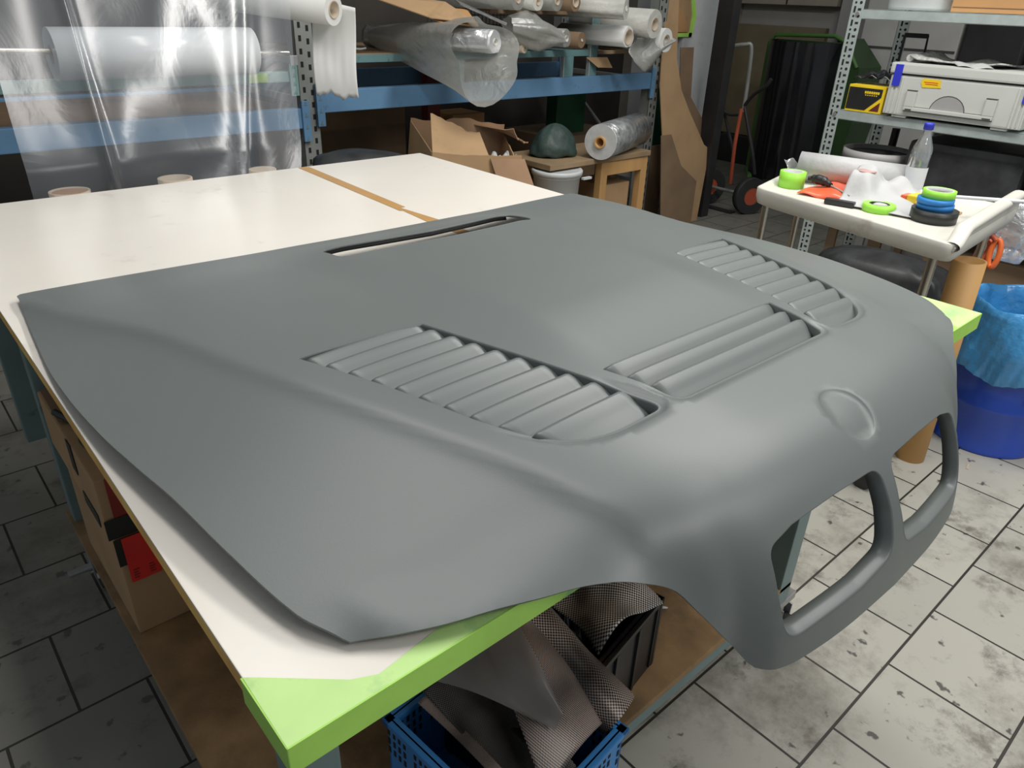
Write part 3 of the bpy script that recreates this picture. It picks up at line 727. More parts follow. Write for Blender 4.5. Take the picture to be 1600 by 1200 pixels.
MB().box(1.62, 2.74, 1.107, 1.66, 2.80, 1.145, .006).build('block', 'card_d', t); MB().tube([(1.66, 2.745, 1.135), (1.72, 2.74, 1.122), (1.76, 2.74, 1.125)], .006).build('rod', 'castersteel', t)
# big clear bag with a roll poking out
bg = roll('bagged_roll', 'roll wrapped in crinkled clear film poking from a cloudy bag', 'roll', (2.19, 2.35, 1.170), (-.30, 1, -.02), .75, .047, .014, 'film_roll', 'offwhite', wob=.05, sleeve='film_crump')
def bag(a, b):
    ang = 2*math.pi*a; c = Vector((2.15-.30*b*.75, 2.30+.62*b, 1.150+.01*b))
    R = .125*(1-b)**.8+.052; tri = .92+.75*max(0, math.cos(ang+1.75))**7*(1-b)+.45*max(0, math.cos(ang-.25))**9*(1-b)+.35*max(0, math.cos(ang-2.7))**7*(1-b)+.05*math.sin(5*ang+7*b)
    x = math.cos(ang)*R*tri; z = math.sin(ang)*R*tri*.78-.012*(1-b)
    return (c.x+x*.9-.06*(1-b), c.y+.05*math.sin(2*ang)*(1-b)+(.06*math.sin(ang)*(1-b)), c.z+z)
o = MB().grid(bag, 48, 14).build('plastic_bag', 'film_bag'); tag(o, 'large cloudy plastic bag open round the crinkled roll', 'bag')
def bag2(a, b):
    ang = 2*math.pi*a; c = Vector((2.46+.30*b, 2.58-.08*b, 1.225-.055*b)); R = (.075 if b < .5 else .075-.05*(b-.5)*2)*(1+.12*math.sin(4*ang+6*b)+.08*math.sin(9*ang))
    R *= (.55+min(b*3, 1)*.45); return (c.x, c.y+R*math.cos(ang), c.z+R*math.sin(ang))
tag(MB().grid(bag2, 32, 20).build('plastic_bag', 'film_bag'), 'cloudy twisted bag on the shelf right of the crinkled roll', 'bag')
# white foam roll with hanging sheet, top left of rack
wr = roll('foam_sheet_roll', 'white foam roll with open end and a torn sheet hanging beside the upright', 'roll', (1.368, 2.30, 1.288), (-.42, .9, .06), .8, .054, .027, 'white', 'coreb')
MB().grid(lambda a, b: (1.462-.125*a-.012*b+.006*math.sin(6*b), 2.305+.105*a+.01*math.sin(5*b), 1.325-.315*b-(.015+.022*(1-a))*b+.008*math.sin(12*a)*b+.004*math.sin(31*a)*b+(-.03*(1-b)*(1-a))), 30, 20).build('hanging_sheet', 'white', wr, solid=.002)

# clear film roll on its rod, and the film hanging from it
fr_ = thing('film_roll', 'big shiny roll of clear film on a steel rod behind the hanging film', 'roll', (.8, 2.56, 1.06))
MB().ring((.47, 2.56, 1.135), (1.15, 2.56, 1.135), .082, .03, 48).build('wound_film', 'roll_silver', fr_)
MB().cyl((-.6, 2.56, 1.17), (1.30, 2.56, 1.125), .010, n=14).build('rod', 'chrome', fr_)
MB().ring((.47, 2.56, 1.135), (1.15, 2.56, 1.135), .03, .022, 24).build('core', 'coreb', fr_)
def drape(a, b):   # a across, b from top to bottom
    top = Vector((.28+1.0*a, 2.46, 1.60)); bot = Vector((.235+.82*a, 2.035, .79))
    p = top.lerp(bot, b); w = .018*math.sin(9*a+2*b)+.004*math.sin(23*a-3*b)+.022*b*math.sin(4*a+6*b)
    w += -.022*math.exp(-((a-.22-.05*b)/.015)**2)*(.4+b)+.012*math.exp(-((a-.86+.08*b)/.03)**2)*(1-.3*b)
    return (p.x+w*.3, p.y+w+(.02 if b > .9 else 0)*(b-.9)*10, p.z)
tag(MB().grid(drape, 120, 60).build('hanging_film', 'film_clear'), 'sheet of clear film hanging down to the back edge of the white table', 'film')
def drape2(a, b):
    top = Vector((-.45+.70*a, 2.34, 1.6)); bot = Vector((-.50+.64*a, 2.02, .95))
    p = top.lerp(bot, b); w = .04*math.sin(7*a+2*b)+.02*math.sin(19*a-5*b)+.01*math.sin(47*a+9*b)
    return (p.x+.05*math.sin(6*b), p.y+w, p.z+.03*math.sin(9*a)*b)
tag(MB().grid(drape2, 60, 40).build('film_bundle', 'film_crump'), 'crumpled bundle of clear film at the far left', 'film')
RT = 'cardboard tubes standing behind the white table'
for x, y, r, lb in ((.644, 2.10, .052, 'open tube end behind the middle of the hanging film'), (.337, 2.09, .055, 'filled brown tube end behind the left part of the hanging film'), (.93, 2.08, .045, 'open tube end nearest the perforated upright')):
    q = thing('standing_tube', lb, 'tube', (x, y, 0), RT)
    MB().ring((x, y, 0), (x, y, .803), r, r-.006, 40).build('wall', 'coreb', q)
    if x < .4: MB().cyl((x, y, .2), (x, y, .800), r-.008, n=30).build('filling', 'card_in', q)
# things under the rack and behind the table
def bump_box(name, label, cat, pts8, m, group=None): ...
q = MB()
def bund(a, b):
    rr_ = .10+.90*math.sin(math.pi*min(max(b, .0), 1))**.35
    ang = 2*math.pi*a; r = .15*(1+.06*math.sin(3*ang+4*b)+.03*math.sin(8*ang+9*b)); c = Vector((1.28+.50*b, 2.42-.13*b, .70-.08*b))
    return (c.x+.2*r*math.cos(ang), c.y+rr_*r*math.cos(ang)*1.1, c.z-.02+rr_*r*math.sin(ang)*.85)
q.grid(bund, 36, 24); o = q.build('wrapped_bundle', 'darkfilm'); tag(o, 'long bundle in dark plastic film lying behind the table corner', 'bundle')
q = thing('bundle_trestle', 'dark trestle under the film-wrapped bundle', 'trestle', (1.6, 2.36, 0))
MB().box(1.30, 2.25, .44, 1.70, 2.52, .47, .004).build('plate', 'blackpaint', q)
for x in (1.32, 1.66):
    for y in (2.27, 2.48): MB().box(x, y, 0, x+.03, y+.03, .44, .002).build('leg', 'blackpaint', q)
tag(MB().box(2.55, 3.38, 0, 2.64, 3.45, 1.0, .004).build('red_post', 'redpost'), 'dark red steel post in the shade under the blue beam', 'post')
tag(MB().box(1.55, 3.55, 0, 2.5, 3.60, .80, .004).build('grey_backboard', 'card_d'), 'grey-brown panel leaning at the back under the blue beam', 'panel')
tag(MB().box(2.72, 3.36, .45, 2.97, 3.60, .70, .008).build('storage_carton', 'card_o'), 'orange brown carton on a board in the shade behind the torn box', 'box')
tag(MB().box(2.66, 3.3, .0, 3.1, 3.70, .45, .006).build('crate', 'card_d'), 'dark carton under the orange brown carton', 'box')
tag(MB().box(3.45, 3.20, .55, 3.72, 3.30, .80, .008).build('green_box', 'green'), 'green box in the shade left of the rack end', 'box')
tag(MB().box(3.35, 3.1, .0, 4.0, 3.6, .55, .008).build('brown_carton', 'card_d'), 'brown carton below the green box under the rack', 'box')
tag(MB().box(3.95, 2.78, .5, 4.05, 2.83, .86, .006).build('green_bar', 'green'), 'green strip behind the right end of the rack', 'bar')

# torn cardboard box behind the table's right edge
tbx = thing('torn_box', 'torn open brown cardboard box behind the right edge of the white table', 'box', (2.1, 2.33, 0))
def panel(pts, m, par, nm, th=.005, sub=6, jag=0):
    P = [Vector(p) for p in pts]
    def fn(a, b):
        p = P[0].lerp(P[1], a).lerp(P[3].lerp(P[2], a), b)
        if jag and b > .99: p = p+Vector((0, 0, jag*(1.2*math.sin(5*a+jag*900)+.5*math.sin(13*a+1)+.25*math.sin(31*a+1))))
        return p
    return MB().grid(fn, 24, sub, False).build(nm, m, par, solid=th)
bx0, by0, ang = 1.78, 2.32, -.32
def bp(x, y, z): return (bx0+x*math.cos(ang)-y*math.sin(ang), by0+x*math.sin(ang)+y*math.cos(ang), z)
panel([bp(0, 0, .35), bp(.48, 0, .35), bp(.46, .0, .70), bp(.03, 0, .735)], 'card', tbx, 'front_wall', jag=.003)
panel([bp(0, .40, .35), bp(.48, .40, .35), bp(.52, .36, .78), bp(.05, .40, .83)], 'card_in', tbx, 'back_wall', jag=.012)
panel([bp(0, 0, .35), bp(0, .40, .35), bp(.05, .40, .81), bp(.03, 0, .735)], 'card', tbx, 'left_wall')
panel([bp(.48, 0, .35), bp(.48, .40, .35), bp(.52, .38, .74), bp(.46, .0, .66)], 'card', tbx, 'right_wall', jag=.01)
panel([bp(.03, 0, .735), bp(.30, 0, .70), bp(.30, .13, .79), bp(.08, .18, .86)], 'card', tbx, 'left_flap', jag=.008)
panel([bp(.34, .40, .79), bp(.52, .37, .76), bp(.60, .24, .70), bp(.50, .2, .78)], 'card_in', tbx, 'back_flap', jag=.01)
panel([bp(.30, -.01, .70), bp(.47, -.01, .69), bp(.52, -.10, .50), bp(.36, -.06, .50)], 'card_in', tbx, 'front_flap', jag=.012)
MB().box(0, 0, 0, .09, .003, .05, 0, mtx=Matrix.Translation(Vector(bp(.36, -.012, .56))) @ Matrix.Rotation(ang, 4, 'Z') @ Matrix.Rotation(-.35, 4, 'Y')).build('address_label', 'label', tbx)
panel([bp(0, 0, .35), bp(.48, 0, .35), bp(.48, .4, .35), bp(0, .4, .35)], 'card_in', tbx, 'bottom')
def crum(a, b):
    x = .24+.24*a; y = .04+.2*b; return bp(x, y, .645+.04*math.sin(9*a+5*b)+.02*math.sin(23*a-11*b))
tag(MB().grid(crum, 16, 16).build('crumpled_paper', 'paper', solid=.002), 'crumpled white paper inside the torn cardboard box', 'paper')
tag(MB().box(1.72, 2.16, 0, 2.42, 2.76, .345, .006).build('lower_carton', 'card_d'), 'brown carton carrying the torn box behind the table', 'box')
# white bucket
bk_ = thing('white_bucket', 'white lidded bucket behind the table beside the wooden stool', 'bucket', (2.64, 2.36, .27))
MB().lathe((2.64, 2.36, .27), [(.0, .001), (.105, .001), (.108, .01), (.123, .26), (.128, .262), (.129, .275), (.125, .277)], 40).build('body', 'bucket', bk_)
MB().lathe((2.64, 2.36, .27), [(.124, .272), (.134, .272), (.135, .292), (.130, .298), (.118, .295), (.0, .294)], 40, cap=False).build('lid', 'bucket', bk_)
MB().box(2.70, 2.22, .525, 2.76, 2.24, .537, .002).build('lid_tab', 'bucket', bk_)
tag(MB().box(2.46, 2.18, 0, 2.80, 2.56, .268, .006).build('lower_carton', 'card_d'), 'brown carton under the white lidded bucket', 'box')
# stool with roll and bag
st_ = thing('wooden_stool', 'pale wooden stool carrying the grey foil roll', 'stool', (3.0, 2.45, 0))
MB().box(2.53, 2.30, .575, 3.33, 2.68, .603, .004, rot=0).build('seat', 'woodseat', st_)
for x, y in ((2.92, 2.30), (3.27, 2.31), (2.56, 2.62), (3.27, 2.62)): MB().box(x, y, 0, x+.052, y+.045, .575, .003).build('leg', 'wood', st_)
q = MB(); q.box(2.972, 2.308, .50, 3.27, 2.33, .572, .003); q.box(2.60, 2.64, .50, 3.27, 2.66, .572, .003); q.build('apron', 'wood', st_)
fo = thing('foil_roll', 'roll of silvery grey film with pale end lying on the wooden stool', 'roll', (3.1, 2.4, .604))
e = Vector((2.86, 2.27, .694)); d = Vector((.94, .34, 0)).normalized()
MB().ring(e, e+d*.55, .090, .030, 48, .012).build('wound_film', 'greyfilm', fo); MB().ring(e-d*.003, e+d*.02, .090, .030, 48).build('roll_end', 'foil_e', fo)
MB().ring(e-d*.018, e+d*.5, .030, .023, 28).build('core', 'tube', fo)
def gb(a, b):
    ang = 2*math.pi*a; r = math.cos(math.pi/2*min(.999, b))**.55 if b > .02 else .9
    return (2.745+.145*r*math.cos(ang)*(1+.05*math.sin(5*ang+6*b)), 2.50+.11*r*math.sin(ang)*(1+.06*math.sin(4*ang+9*b)), .607+.16*(b**1.0)+.006*math.sin(7*ang)*r)
tag(MB().grid(gb, 40, 20).build('green_bag', 'greenbag'), 'dark green plastic bag on the stool left of the foil roll', 'bag')
tag(MB().box(2.80, 2.70, 0, 3.16, 3.0, .50, .006).build('carton', 'card_d'), 'brown carton below the foil roll behind the stool legs', 'box')
tag(MB().box(3.02, 2.36, 0, 3.24, 2.60, .43, .006).build('carton', 'card'), 'tan carton between the stool legs', 'box')
# cardboard sheets leaning on the pillar
def sheet(poly, y0, lean, th, nm, label, m='card'):
    q = MB(); q.prism([(x, z) for x, z in poly], (0, y0, 0), (1, 0, 0), (0, lean, 1), (0, 1, 0), th); o = fixnormals(q.build(nm, m)); return tag(o, label, 'cardboard', 'cardboard sheets leaning on the pillar')
sheet([(3.86, 0.0), (4.26, .0), (4.34, .34), (4.38, .46), (4.30, .50), (4.22, .60), (4.12, .72), (4.02, .86), (3.96, 1.05), (3.96, 1.42), (3.84, 1.42), (3.80, .9), (3.84, .6)], 2.55, .12, .006, 'cardboard_sheet', 'tall tan cardboard sheet with a curved cut edge against the white pillar')
sheet([(3.74, .0), (4.06, .0), (4.10, .30), (3.92, .42), (3.80, .62), (3.70, .62)], 2.46, .10, .006, 'cardboard_sheet', 'low brown cardboard sheet leaning in front of the tall curved one', 'card_d')
sheet([(4.10, .25), (4.45, .28), (4.44, .42), (4.38, .62), (4.20, .80), (4.20, 1.1), (4.06, 1.1)], 2.62, .10, .006, 'cardboard_sheet', 'darker cardboard sheet behind the tall curved one', 'card_d')
t = thing('taped_cardboard', 'cardboard piece edged with green tape high on the white pillar', 'cardboard', (4.25, 2.91, 1.1))
q = MB(); q.prism([(4.02, 1.15), (4.40, 1.15), (4.42, 1.28), (4.36, 1.42), (4.30, 1.6), (4.02, 1.6)], (0, 2.912, 0), (1, 0, 0), (0, 0, 1), (0, 1, 0), .006); fixnormals(q.build('sheet', 'card', t))
q = MB(); q.prism([(4.10, 1.15), (4.405, 1.15), (4.405, 1.175), (4.10, 1.170)], (0, 2.910, 0), (1, 0, 0), (0, 0, 1), (0, 1, 0), .009); q.prism([(4.37, 1.15), (4.41, 1.15), (4.43, 1.28), (4.37, 1.42), (4.34, 1.40), (4.38, 1.28)], (0, 2.910, 0), (1, 0, 0), (0, 0, 1), (0, 1, 0), .009)
fixnormals(q.build('tape_edging', 'greentape', t))
q = MB(); q.prism([(4.15, 1.18), (4.35, 1.18), (4.26, 1.32)], (0, 2.904, 0), (1, 0, 0), (0, 0, 1), (0, 1, 0), .006); fixnormals(q.build('triangle_piece', 'card_o', t))
# sack truck
tr = thing('sack_truck', 'red and black sack truck standing before the black-lined container', 'hand truck', (4.75, 2.5, 0))
def T3(pts, r, nm, m): MB().tube(pts, r, n=10, res=5).build(nm, m, tr)
T3([(4.56, 2.68, 1.105), (4.58, 2.60, 1.12), (4.60, 2.56, 1.105), (4.62, 2.555, .9), (4.62, 2.55, .70)], .013, 'handle', 'grey_up')
T3([(4.60, 2.555, .72), (4.60, 2.56, .5), (4.62, 2.565, .36), (4.66, 2.58, .20)], .013, 'frame_tube', 'redpaint')
T3([(4.60, 2.80, .95), (4.62, 2.72, .72), (4.66, 2.60, .42)], .011, 'frame_tube', 'blackpaint')
T3([(4.60, 2.76, 1.0), (4.60, 2.70, .70), (4.60, 2.56, .68)], .010, 'cross_bar', 'blackpaint')
T3([(4.62, 2.55, .74), (4.60, 2.48, .82), (4.58, 2.39, .88), (4.58, 2.36, .93)], .012, 'curved_grip', 'blackpaint')
T3([(4.62, 2.55, .74), (4.62, 2.48, .58), (4.63, 2.42, .42), (4.66, 2.40, .3)], .012, 'stair_glide', 'blackpaint')
for (x, y) in ((4.72, 2.44), (4.72, 2.80)):
    w_ = MB().ring((x-.01, y-.025, .13), (x+.01, y+.025, .13), .13, .065, 36).build('tyre', 'rubber', tr); MB().cyl((x-.008, y-.018, .13), (x+.008, y+.018, .13), .064, n=24).build('wheel_hub', 'redpaint', w_)
T3([(4.72, 2.44, .13), (4.72, 2.80, .13)], .012, 'axle', 'grey_up')
MB().box(4.60, 2.50, .0, 4.66, 2.86, .012, .002).build('toe_plate', 'blackpaint', tr)
# big green container with black film lining
ct = thing('wheeled_container', 'tall green container lined with glossy black film behind the sack truck', 'container', (5.3, 2.6, .05))
def cont(a, b):
    ang = math.pi*(a*1.0); x = 5.58-.34*math.sin(ang); y = 2.66+.285*math.cos(ang); z = .15+.98*b
    f = 1+.020*math.sin(8*ang+.6)+.010*math.sin(17*ang+2*b); return (5.58-(5.58-x)*f, y, z)
MB().grid(cont, 70, 14).build('film_lining', 'blackgloss', ct)
q = MB(); q.box(5.56, 2.36, .12, 5.62, 2.94, 1.13, .01); q.build('body', 'shadegreen', ct)
q = MB(); q.tube([(5.50, 2.97, .13), (5.50, 2.97, 1.10), (5.50, 2.93, 1.16), (5.50, 2.45, 1.175), (5.50, 2.36, 1.14), (5.50, 2.24, .98)], .014, res=1); q.tube([(5.24, 2.78, .15), (5.5, 2.97, .15)], .018, res=1); q.build('rim', 'green_bin', ct)
q = MB(); q.prism([(2.40, 1.16), (2.22, .98), (2.18, .60), (2.24, .12), (2.42, .12)], (5.50, 0, 0), (0, 1, 0), (0, 0, 1), (1, 0, 0), .35); fixnormals(q.build('side_wall', 'shadegreen', ct))
for y in (2.4, 2.86): MB().cyl((5.45, y, .06), (5.5, y, .06), .06, n=20).build('wheel', 'rubber', ct)
# tan boards against the right wall, wall fittings
tag(MB().box(6.40, 3.0, .25, 6.46, 3.88, 1.20, .005).build('tan_board', 'paneltan'), 'large tan board standing against the wall behind the sack truck', 'board')
tag(MB().box(6.30, 3.0, .0, 6.45, 3.8, .245, .005).build('plinth_board', 'blackpaint'), 'dark plinth under the large tan board', 'plinth')
t = thing('wall_cabinet', 'cream cabinet high on the right wall at the top edge', 'cabinet', (6.42, 3.4, 1.36))
MB().box(6.36, 2.93, 1.365, 6.49, 3.9, 1.9, .006).build('body', 'wallwarm', t); MB().box(6.352, 3.38, 1.37, 6.358, 3.39, 1.9, .001).build('door_gap', 'hole', t)
t = thing('socket_box', 'grey socket box on the right wall beside the shelf post', 'socket', (6.45, 2.6, 1.03))
MB().box(6.44, 2.52, 1.03, 6.49, 2.66, 1.12, .006).build('body', 'greybucket', t)
for k in range(4): MB().box(6.434, 2.535+.03*k, 1.04, 6.442, 2.55+.03*k, 1.10, .002).build('socket_lid', 'blackpaint', t)
tag(MB().tube([(6.46, 2.90, 1.7), (6.47, 2.90, 1.40), (6.47, 2.915, 1.20), (6.47, 2.90, 1.10), (6.47, 2.84, 1.04), (6.46, 2.78, 1.04), (6.46, 2.70, 1.06)], .006).build('wall_cable', 'blackpaint'), 'thin black cable looping down the right wall', 'cable')
tag(MB().box(6.38, 2.16, 1.13, 6.47, 2.9, 1.60, .006).build('wall_box', 'wallgrey'), 'pale grey panel box on the right wall above the grey socket', 'box')
t = thing('grey_cabinet', 'light grey cabinet behind the back posts of the right shelf', 'cabinet', (6.0, 1.9, 0))
MB().box(5.9, 1.75, 0, 6.45, 2.45, 1.75, .01).build('body', 'wallgrey', t); MB().box(5.893, 1.76, 1.10, 5.899, 2.44, 1.115, 0).build('drawer_gap', 'casedk', t)
tag(MB().box(5.9, 1.35, 0, 6.45, 1.73, 1.9, .01).build('dark_locker', 'blackpaint'), 'dark tall locker right of the light grey cabinet', 'locker')
tag(MB().box(6.0, .3, 0, 6.45, 1.33, 1.9, .01).build('grey_locker', 'greybucket'), 'mid grey tall locker at the right edge behind the shelf', 'locker')
tag(MB().box(3.92, 2.76, 0, 4.08, 2.90, .499, .004).build('dark_carton', 'card_d'), 'narrow dark carton under the green strip behind the leaning cardboard', 'box')
# ================================================================== galvanised shelf unit at the right
gs = thing('metal_shelving', 'pale perforated steel shelving at the right edge', 'shelving', (3.55, .5, 0))
def gpost(x, y, nm='post', far=False):
    q = MB(); sx = -1 if far else 1
    q.box(x, y-.055, 0, x+.003, y, 2.1, .0008); q.box(x, y-.003, 0, x+.05*1, y, 2.1, .0008); p = q.build(nm, 'galv', gs)
    h = MB(); z = .08; k = 0
    while z < 2.05:
        if k % 2: h.box(x-.0012, y-.046, z-.004, x+.0012, y-.032, z+.004, 0); h.box(x-.0012, y-.022, z-.012, x+.0012, y-.014, z+.012, 0)
        else: h.cyl((x-.0012, y-.040, z), (x+.0012, y-.040, z), .006, n=10); h.cyl((x-.0012, y-.018, z), (x+.0012, y-.018, z), .0045, n=10)
        z += .026; k += 1
    h.build('punched_holes', 'hole', p)
for x in (3.297, 3.80):
    for y in (1.297, -.45): gpost(x, y)
for z0, z1 in ((.912, .952), (1.318, 1.356), (.525, .572), (.10, .14), (1.72, 1.76)):
    q = MB(); q.box(3.30, -.44, z0, 3.302, 1.245, z1, .001); q.box(3.30, -.44, z1-.003, 3.80, 1.245, z1, .001); q.box(3.798, -.44, z0, 3.80, 1.245, z1, .001); q.box(3.30, -.44, z0, 3.312, 1.245, z0+.002, 0)
    s_ = q.build('shelf_board', 'galv', gs)
    MB().cyl((3.292, 1.262, (z0+z1)/2), (3.302, 1.262, (z0+z1)/2), .008, n=8).build('bolt', 'castersteel', s_)
# front faces: helper drawing on the X=const face, u runs to the right of the photo (-Y)
def fbox(q, X, y0, z0, y1, z1, d=.003, b=.0008): q.box(X-d, min(y0, y1), z0, X, max(y0, y1), z1, b); return q
cs = thing('systainer_case', 'large light grey plastic tool case with blue tape on the middle shelf', 'case', (3.5, .78, .953))
MB().box(3.285, .515, .962, 3.68, 1.050, 1.118, .008).build('body', 'caselt', cs)
MB().box(3.278, .508, 1.124, 3.69, 1.057, 1.165, .008).build('lid', 'caselt', cs)
MB().box(3.292, .52, 1.116, 3.68, 1.045, 1.126, 0).build('lid_gap', 'casedk', cs)
q = MB(); X = 3.285
fbox(q, X, .965, .985, .62, 1.000, .010, .003); fbox(q, X, .965, 1.0, .925, 1.062, .010, .003); fbox(q, X, .66, 1.0, .62, 1.062, .010, .003)
hd = q.build('handle', 'caselt', cs)
arc = [(.865+.0, 1.005)]+[(.795+.068*math.cos(t), 1.008+.062*math.sin(t)) for t in np.linspace(0, math.pi, 18)]
q = MB(); q.prism([(.795+.066*math.cos(t), .995+.060*math.sin(t)) for t in np.linspace(0, math.pi, 20)], (X, 0, 0), (0, 1, 0), (0, 0, 1), (-1, 0, 0), .0015); fixnormals(q.build('finger_recess', 'greybucket', cs))
q = MB(); q.tube([(X-.001, .795+.067*math.cos(t), .995+.061*math.sin(t)) for t in np.linspace(0, math.pi, 14)], .0016, n=6, res=1)
fbox(q, X, .965, 1.062, .925, 1.065, .011, 0); fbox(q, X, .66, 1.062, .62, 1.065, .011, 0); fbox(q, X, .925, 1.0, .863, 1.002, .002, 0); fbox(q, X, .728, 1.0, .66, 1.002, .002, 0); fbox(q, X, .955, .988, .93, .992, .012, 0); fbox(q, X, .655, .988, .625, .992, .012, 0)
fbox(q, X, .965, .983, .62, .985, .004, 0); q.build('seam_line', 'casedk', cs)
for y in (1.035, 1.018, 1.0, .56, .545, .53): fbox(MB(), X, y, .965, y-.008, 1.11, .004, .001).build('side_rib', 'caselt', cs)
q = MB(); fbox(q, X, .86, .953, .80, .962, .0, 0) if False else None; q.box(3.29, .56, .953, 3.66, .62, .963, .002); q.box(3.29, .95, .953, 3.66, 1.01, .963, .002); q.build('foot', 'caselt', cs)
lab(MB().box(3.2765, 1.005, 1.075, 3.2795, 1.037, 1.158, .0005).build('blue_tape', 'navytape', cs), 'blue tape strip on the left corner')
lab(MB().box(3.2765, .515, 1.06, 3.2795, .538, 1.140, .0005).build('blue_tape', 'navytape', cs), 'blue tape strip on the right corner')
q = MB(); q.prism([(.913, 1.078), (.840, 1.082), (.846, 1.098), (.846, 1.112), (.918, 1.112), (.922, 1.096)], (3.2842, 0, 0), (0, 1, 0), (0, 0, 1), (-1, 0, 0), .001); stk = fixnormals(q.build('yellow_sticker', 'yellow', cs))
q = MB(); q.box(3.2822, .855, 1.099, 3.2832, .910, 1.101, 0); q.box(3.2822, .855, 1.092, 3.2832, .905, 1.094, 0); q.build('sticker_print', 'redtape', stk)
q = MB()
for z in (.0,): q.add([], [])
np_ = thing('newspaper', 'folded newspaper lying on the lid of the grey case', 'newspaper', (3.45, .85, 1.166))
MB().grid(lambda a, b: (3.32+.26*b, 1.01-.36*a-.02*b, 1.170+.022*max(0, 1-a*9)+.012*math.sin(5*a+2*b)**2+.004*math.sin(14*a)), 30, 8).build('sheets', 'newsprint', np_, solid=.006)
MB().grid(lambda a, b: (3.285+.06*b, .80-.13*a+.05*b, 1.168+.012*b+.003*math.sin(9*a)), 10, 5).build('loose_corner', 'paper', np_, solid=.001)
MB().tube([(3.33, 1.012, 1.182), (3.56, .995, 1.184)], .014, n=14).build('rolled_fold', 'paper', np_)
yb = thing('battery_box', 'yellow and black box beside the grey case on the middle shelf', 'box', (3.37, 1.14, .953))
MB().box(3.30, 1.062, .953, 3.48, 1.225, 1.062, .002).build('body', 'yellow', yb)
q = MB(); q.prism([(1.222, .962), (1.222, 1.052), (1.074, 1.052), (1.074, 1.020), (1.135, .962)], (3.2998, 0, 0), (0, 1, 0), (0, 0, 1), (-1, 0, 0), .0012); fixnormals(q.build('black_panel', 'black', yb))
q = MB(); q.prism([(1.074, 1.000), (1.074, .962), (1.115, .962)], (3.2998, 0, 0), (0, 1, 0), (0, 0, 1), (-1, 0, 0), .0012); fixnormals(q.build('corner_picture', 'redpost', yb))
q = MB()
for k in range(7): y = 1.150-.0095*k; q.box(3.2978, y-.0075, 1.030, 3.2986, y, 1.040, 0)
for k in range(6): y = 1.146-.0095*k; q.box(3.2978, y-.005, 1.022, 3.2986, y, 1.026, 0)
q.build('lettering', 'yellow', yb)
tag(MB().grid(lambda a, b: (3.34+.14*b, 1.235-.20*a, 1.0635+.052*math.sin(math.pi*(.08+.84*a))**.5*math.sin(math.pi*(.1+.8*b))**.5+.007*math.sin(20*a+9*b)), 30, 12).build('black_bag', 'blackgloss', solid=.002), 'crumpled black plastic bag on the yellow and black box', 'bag')
tb2 = thing('top_bucket', 'white round tub on the top shelf cut by the photo edge', 'bucket', (3.46, 1.06, 1.357))
MB().lathe((3.46, 1.06, 1.357), [(0, .001), (.135, .001), (.140, .012), (.148, .20), (.152, .205)], 48).build('body', 'bucket', tb2)
MB().lathe((3.46, 1.06, 1.357), [(.0, .225), (.150, .222), (.156, .215), (.156, .200)], 48, cap=False).build('lid', 'bucket', tb2)
bx = thing('top_carton', 'orange brown carton on the top shelf beside the white tub', 'box', (3.5, .76, 1.357))
MB().box(3.33, .632, 1.357, 3.70, .905, 1.60, .003).build('body', 'card_o', bx); MB().box(3.3285, .64, 1.374, 3.3305, .90, 1.3765, 0).build('fold_line', 'card_d', bx)
gb_ = thing('grey_bucket', 'grey round bucket on the low shelf behind the cart', 'bucket', (3.45, 1.09, .573))
MB().lathe((3.45, 1.09, .573), [(0, .002), (.125, .002), (.145, .17), (.150, .17), (.152, .215), (.143, .215), (.140, .18), (.12, .02), (0, .02)], 48).build('body', 'greybucket', gb_)
MB().lathe((3.45, 1.09, .573), [(.140, .196), (.10, .197), (0, .198)], 48, cap=False).build('contents', 'darkfilm', gb_)
def lump(x0, x1, y0, y1, z0, z1, s=1.0):
    def fn(a, b):
        an = 2*math.pi*a; r = math.sin(math.pi*min(.995, .03+.97*b*.97))**.22*min(1, b/.07)**.5*min(1, (1-b)/.10)**.5
        cx, cy, cz = (x0+x1)/2, (y0+y1)/2, z0
        k = 1+.05*math.sin(5*an+7*b)*s+.03*math.sin(13*an-8*b)*s
        px = math.copysign(abs(math.cos(an))**.4, math.cos(an)); py = math.copysign(abs(math.sin(an))**.4, math.sin(an))
        return (cx+(x1-x0)/2*px*r*k, cy+(y1-y0)/2*py*r*k, z0+(z1-z0)*b+.01*math.sin(9*an)*r*(1-abs(2*b-1)))
    return MB().grid(fn, 60, 24)
tag(MB().box(3.35, .47, .574, 3.75, .93, .865, .03).build('wrapped_pack', 'darkfilm'), 'pack wrapped in dark shiny film behind the water bottle', 'pack')
tag(MB().box(3.36, -.1, .574, 3.75, .44, .88, .03).build('wrapped_pack', 'darkfilm'), 'pack wrapped in dark film at the right photo edge', 'pack')
t = thing('black_pan', 'small black fitting standing in front of the back post behind the grey bucket', 'fitting', (3.62, 1.12, .573))
MB().cyl((3.66, 1.12, .573), (3.66, 1.12, .86), .018, n=14).build('stem', 'black', t)
# shelf things behind the rear posts
t = thing('lamp_frame', 'thin black metal frame standing behind the grey case', 'frame', (3.9, 1.29, .953))
q = MB(); q.tube([(3.76, 1.235, .956), (3.76, 1.235, 1.25), (3.76, 1.13, 1.255), (3.76, 1.125, 1.17)], .006, n=6, res=1); q.build('bent_rod', 'black', t)
MB().box(3.752, 1.13, 1.245, 3.768, 1.235, 1.265, .002).build('cross_piece', 'black', t)
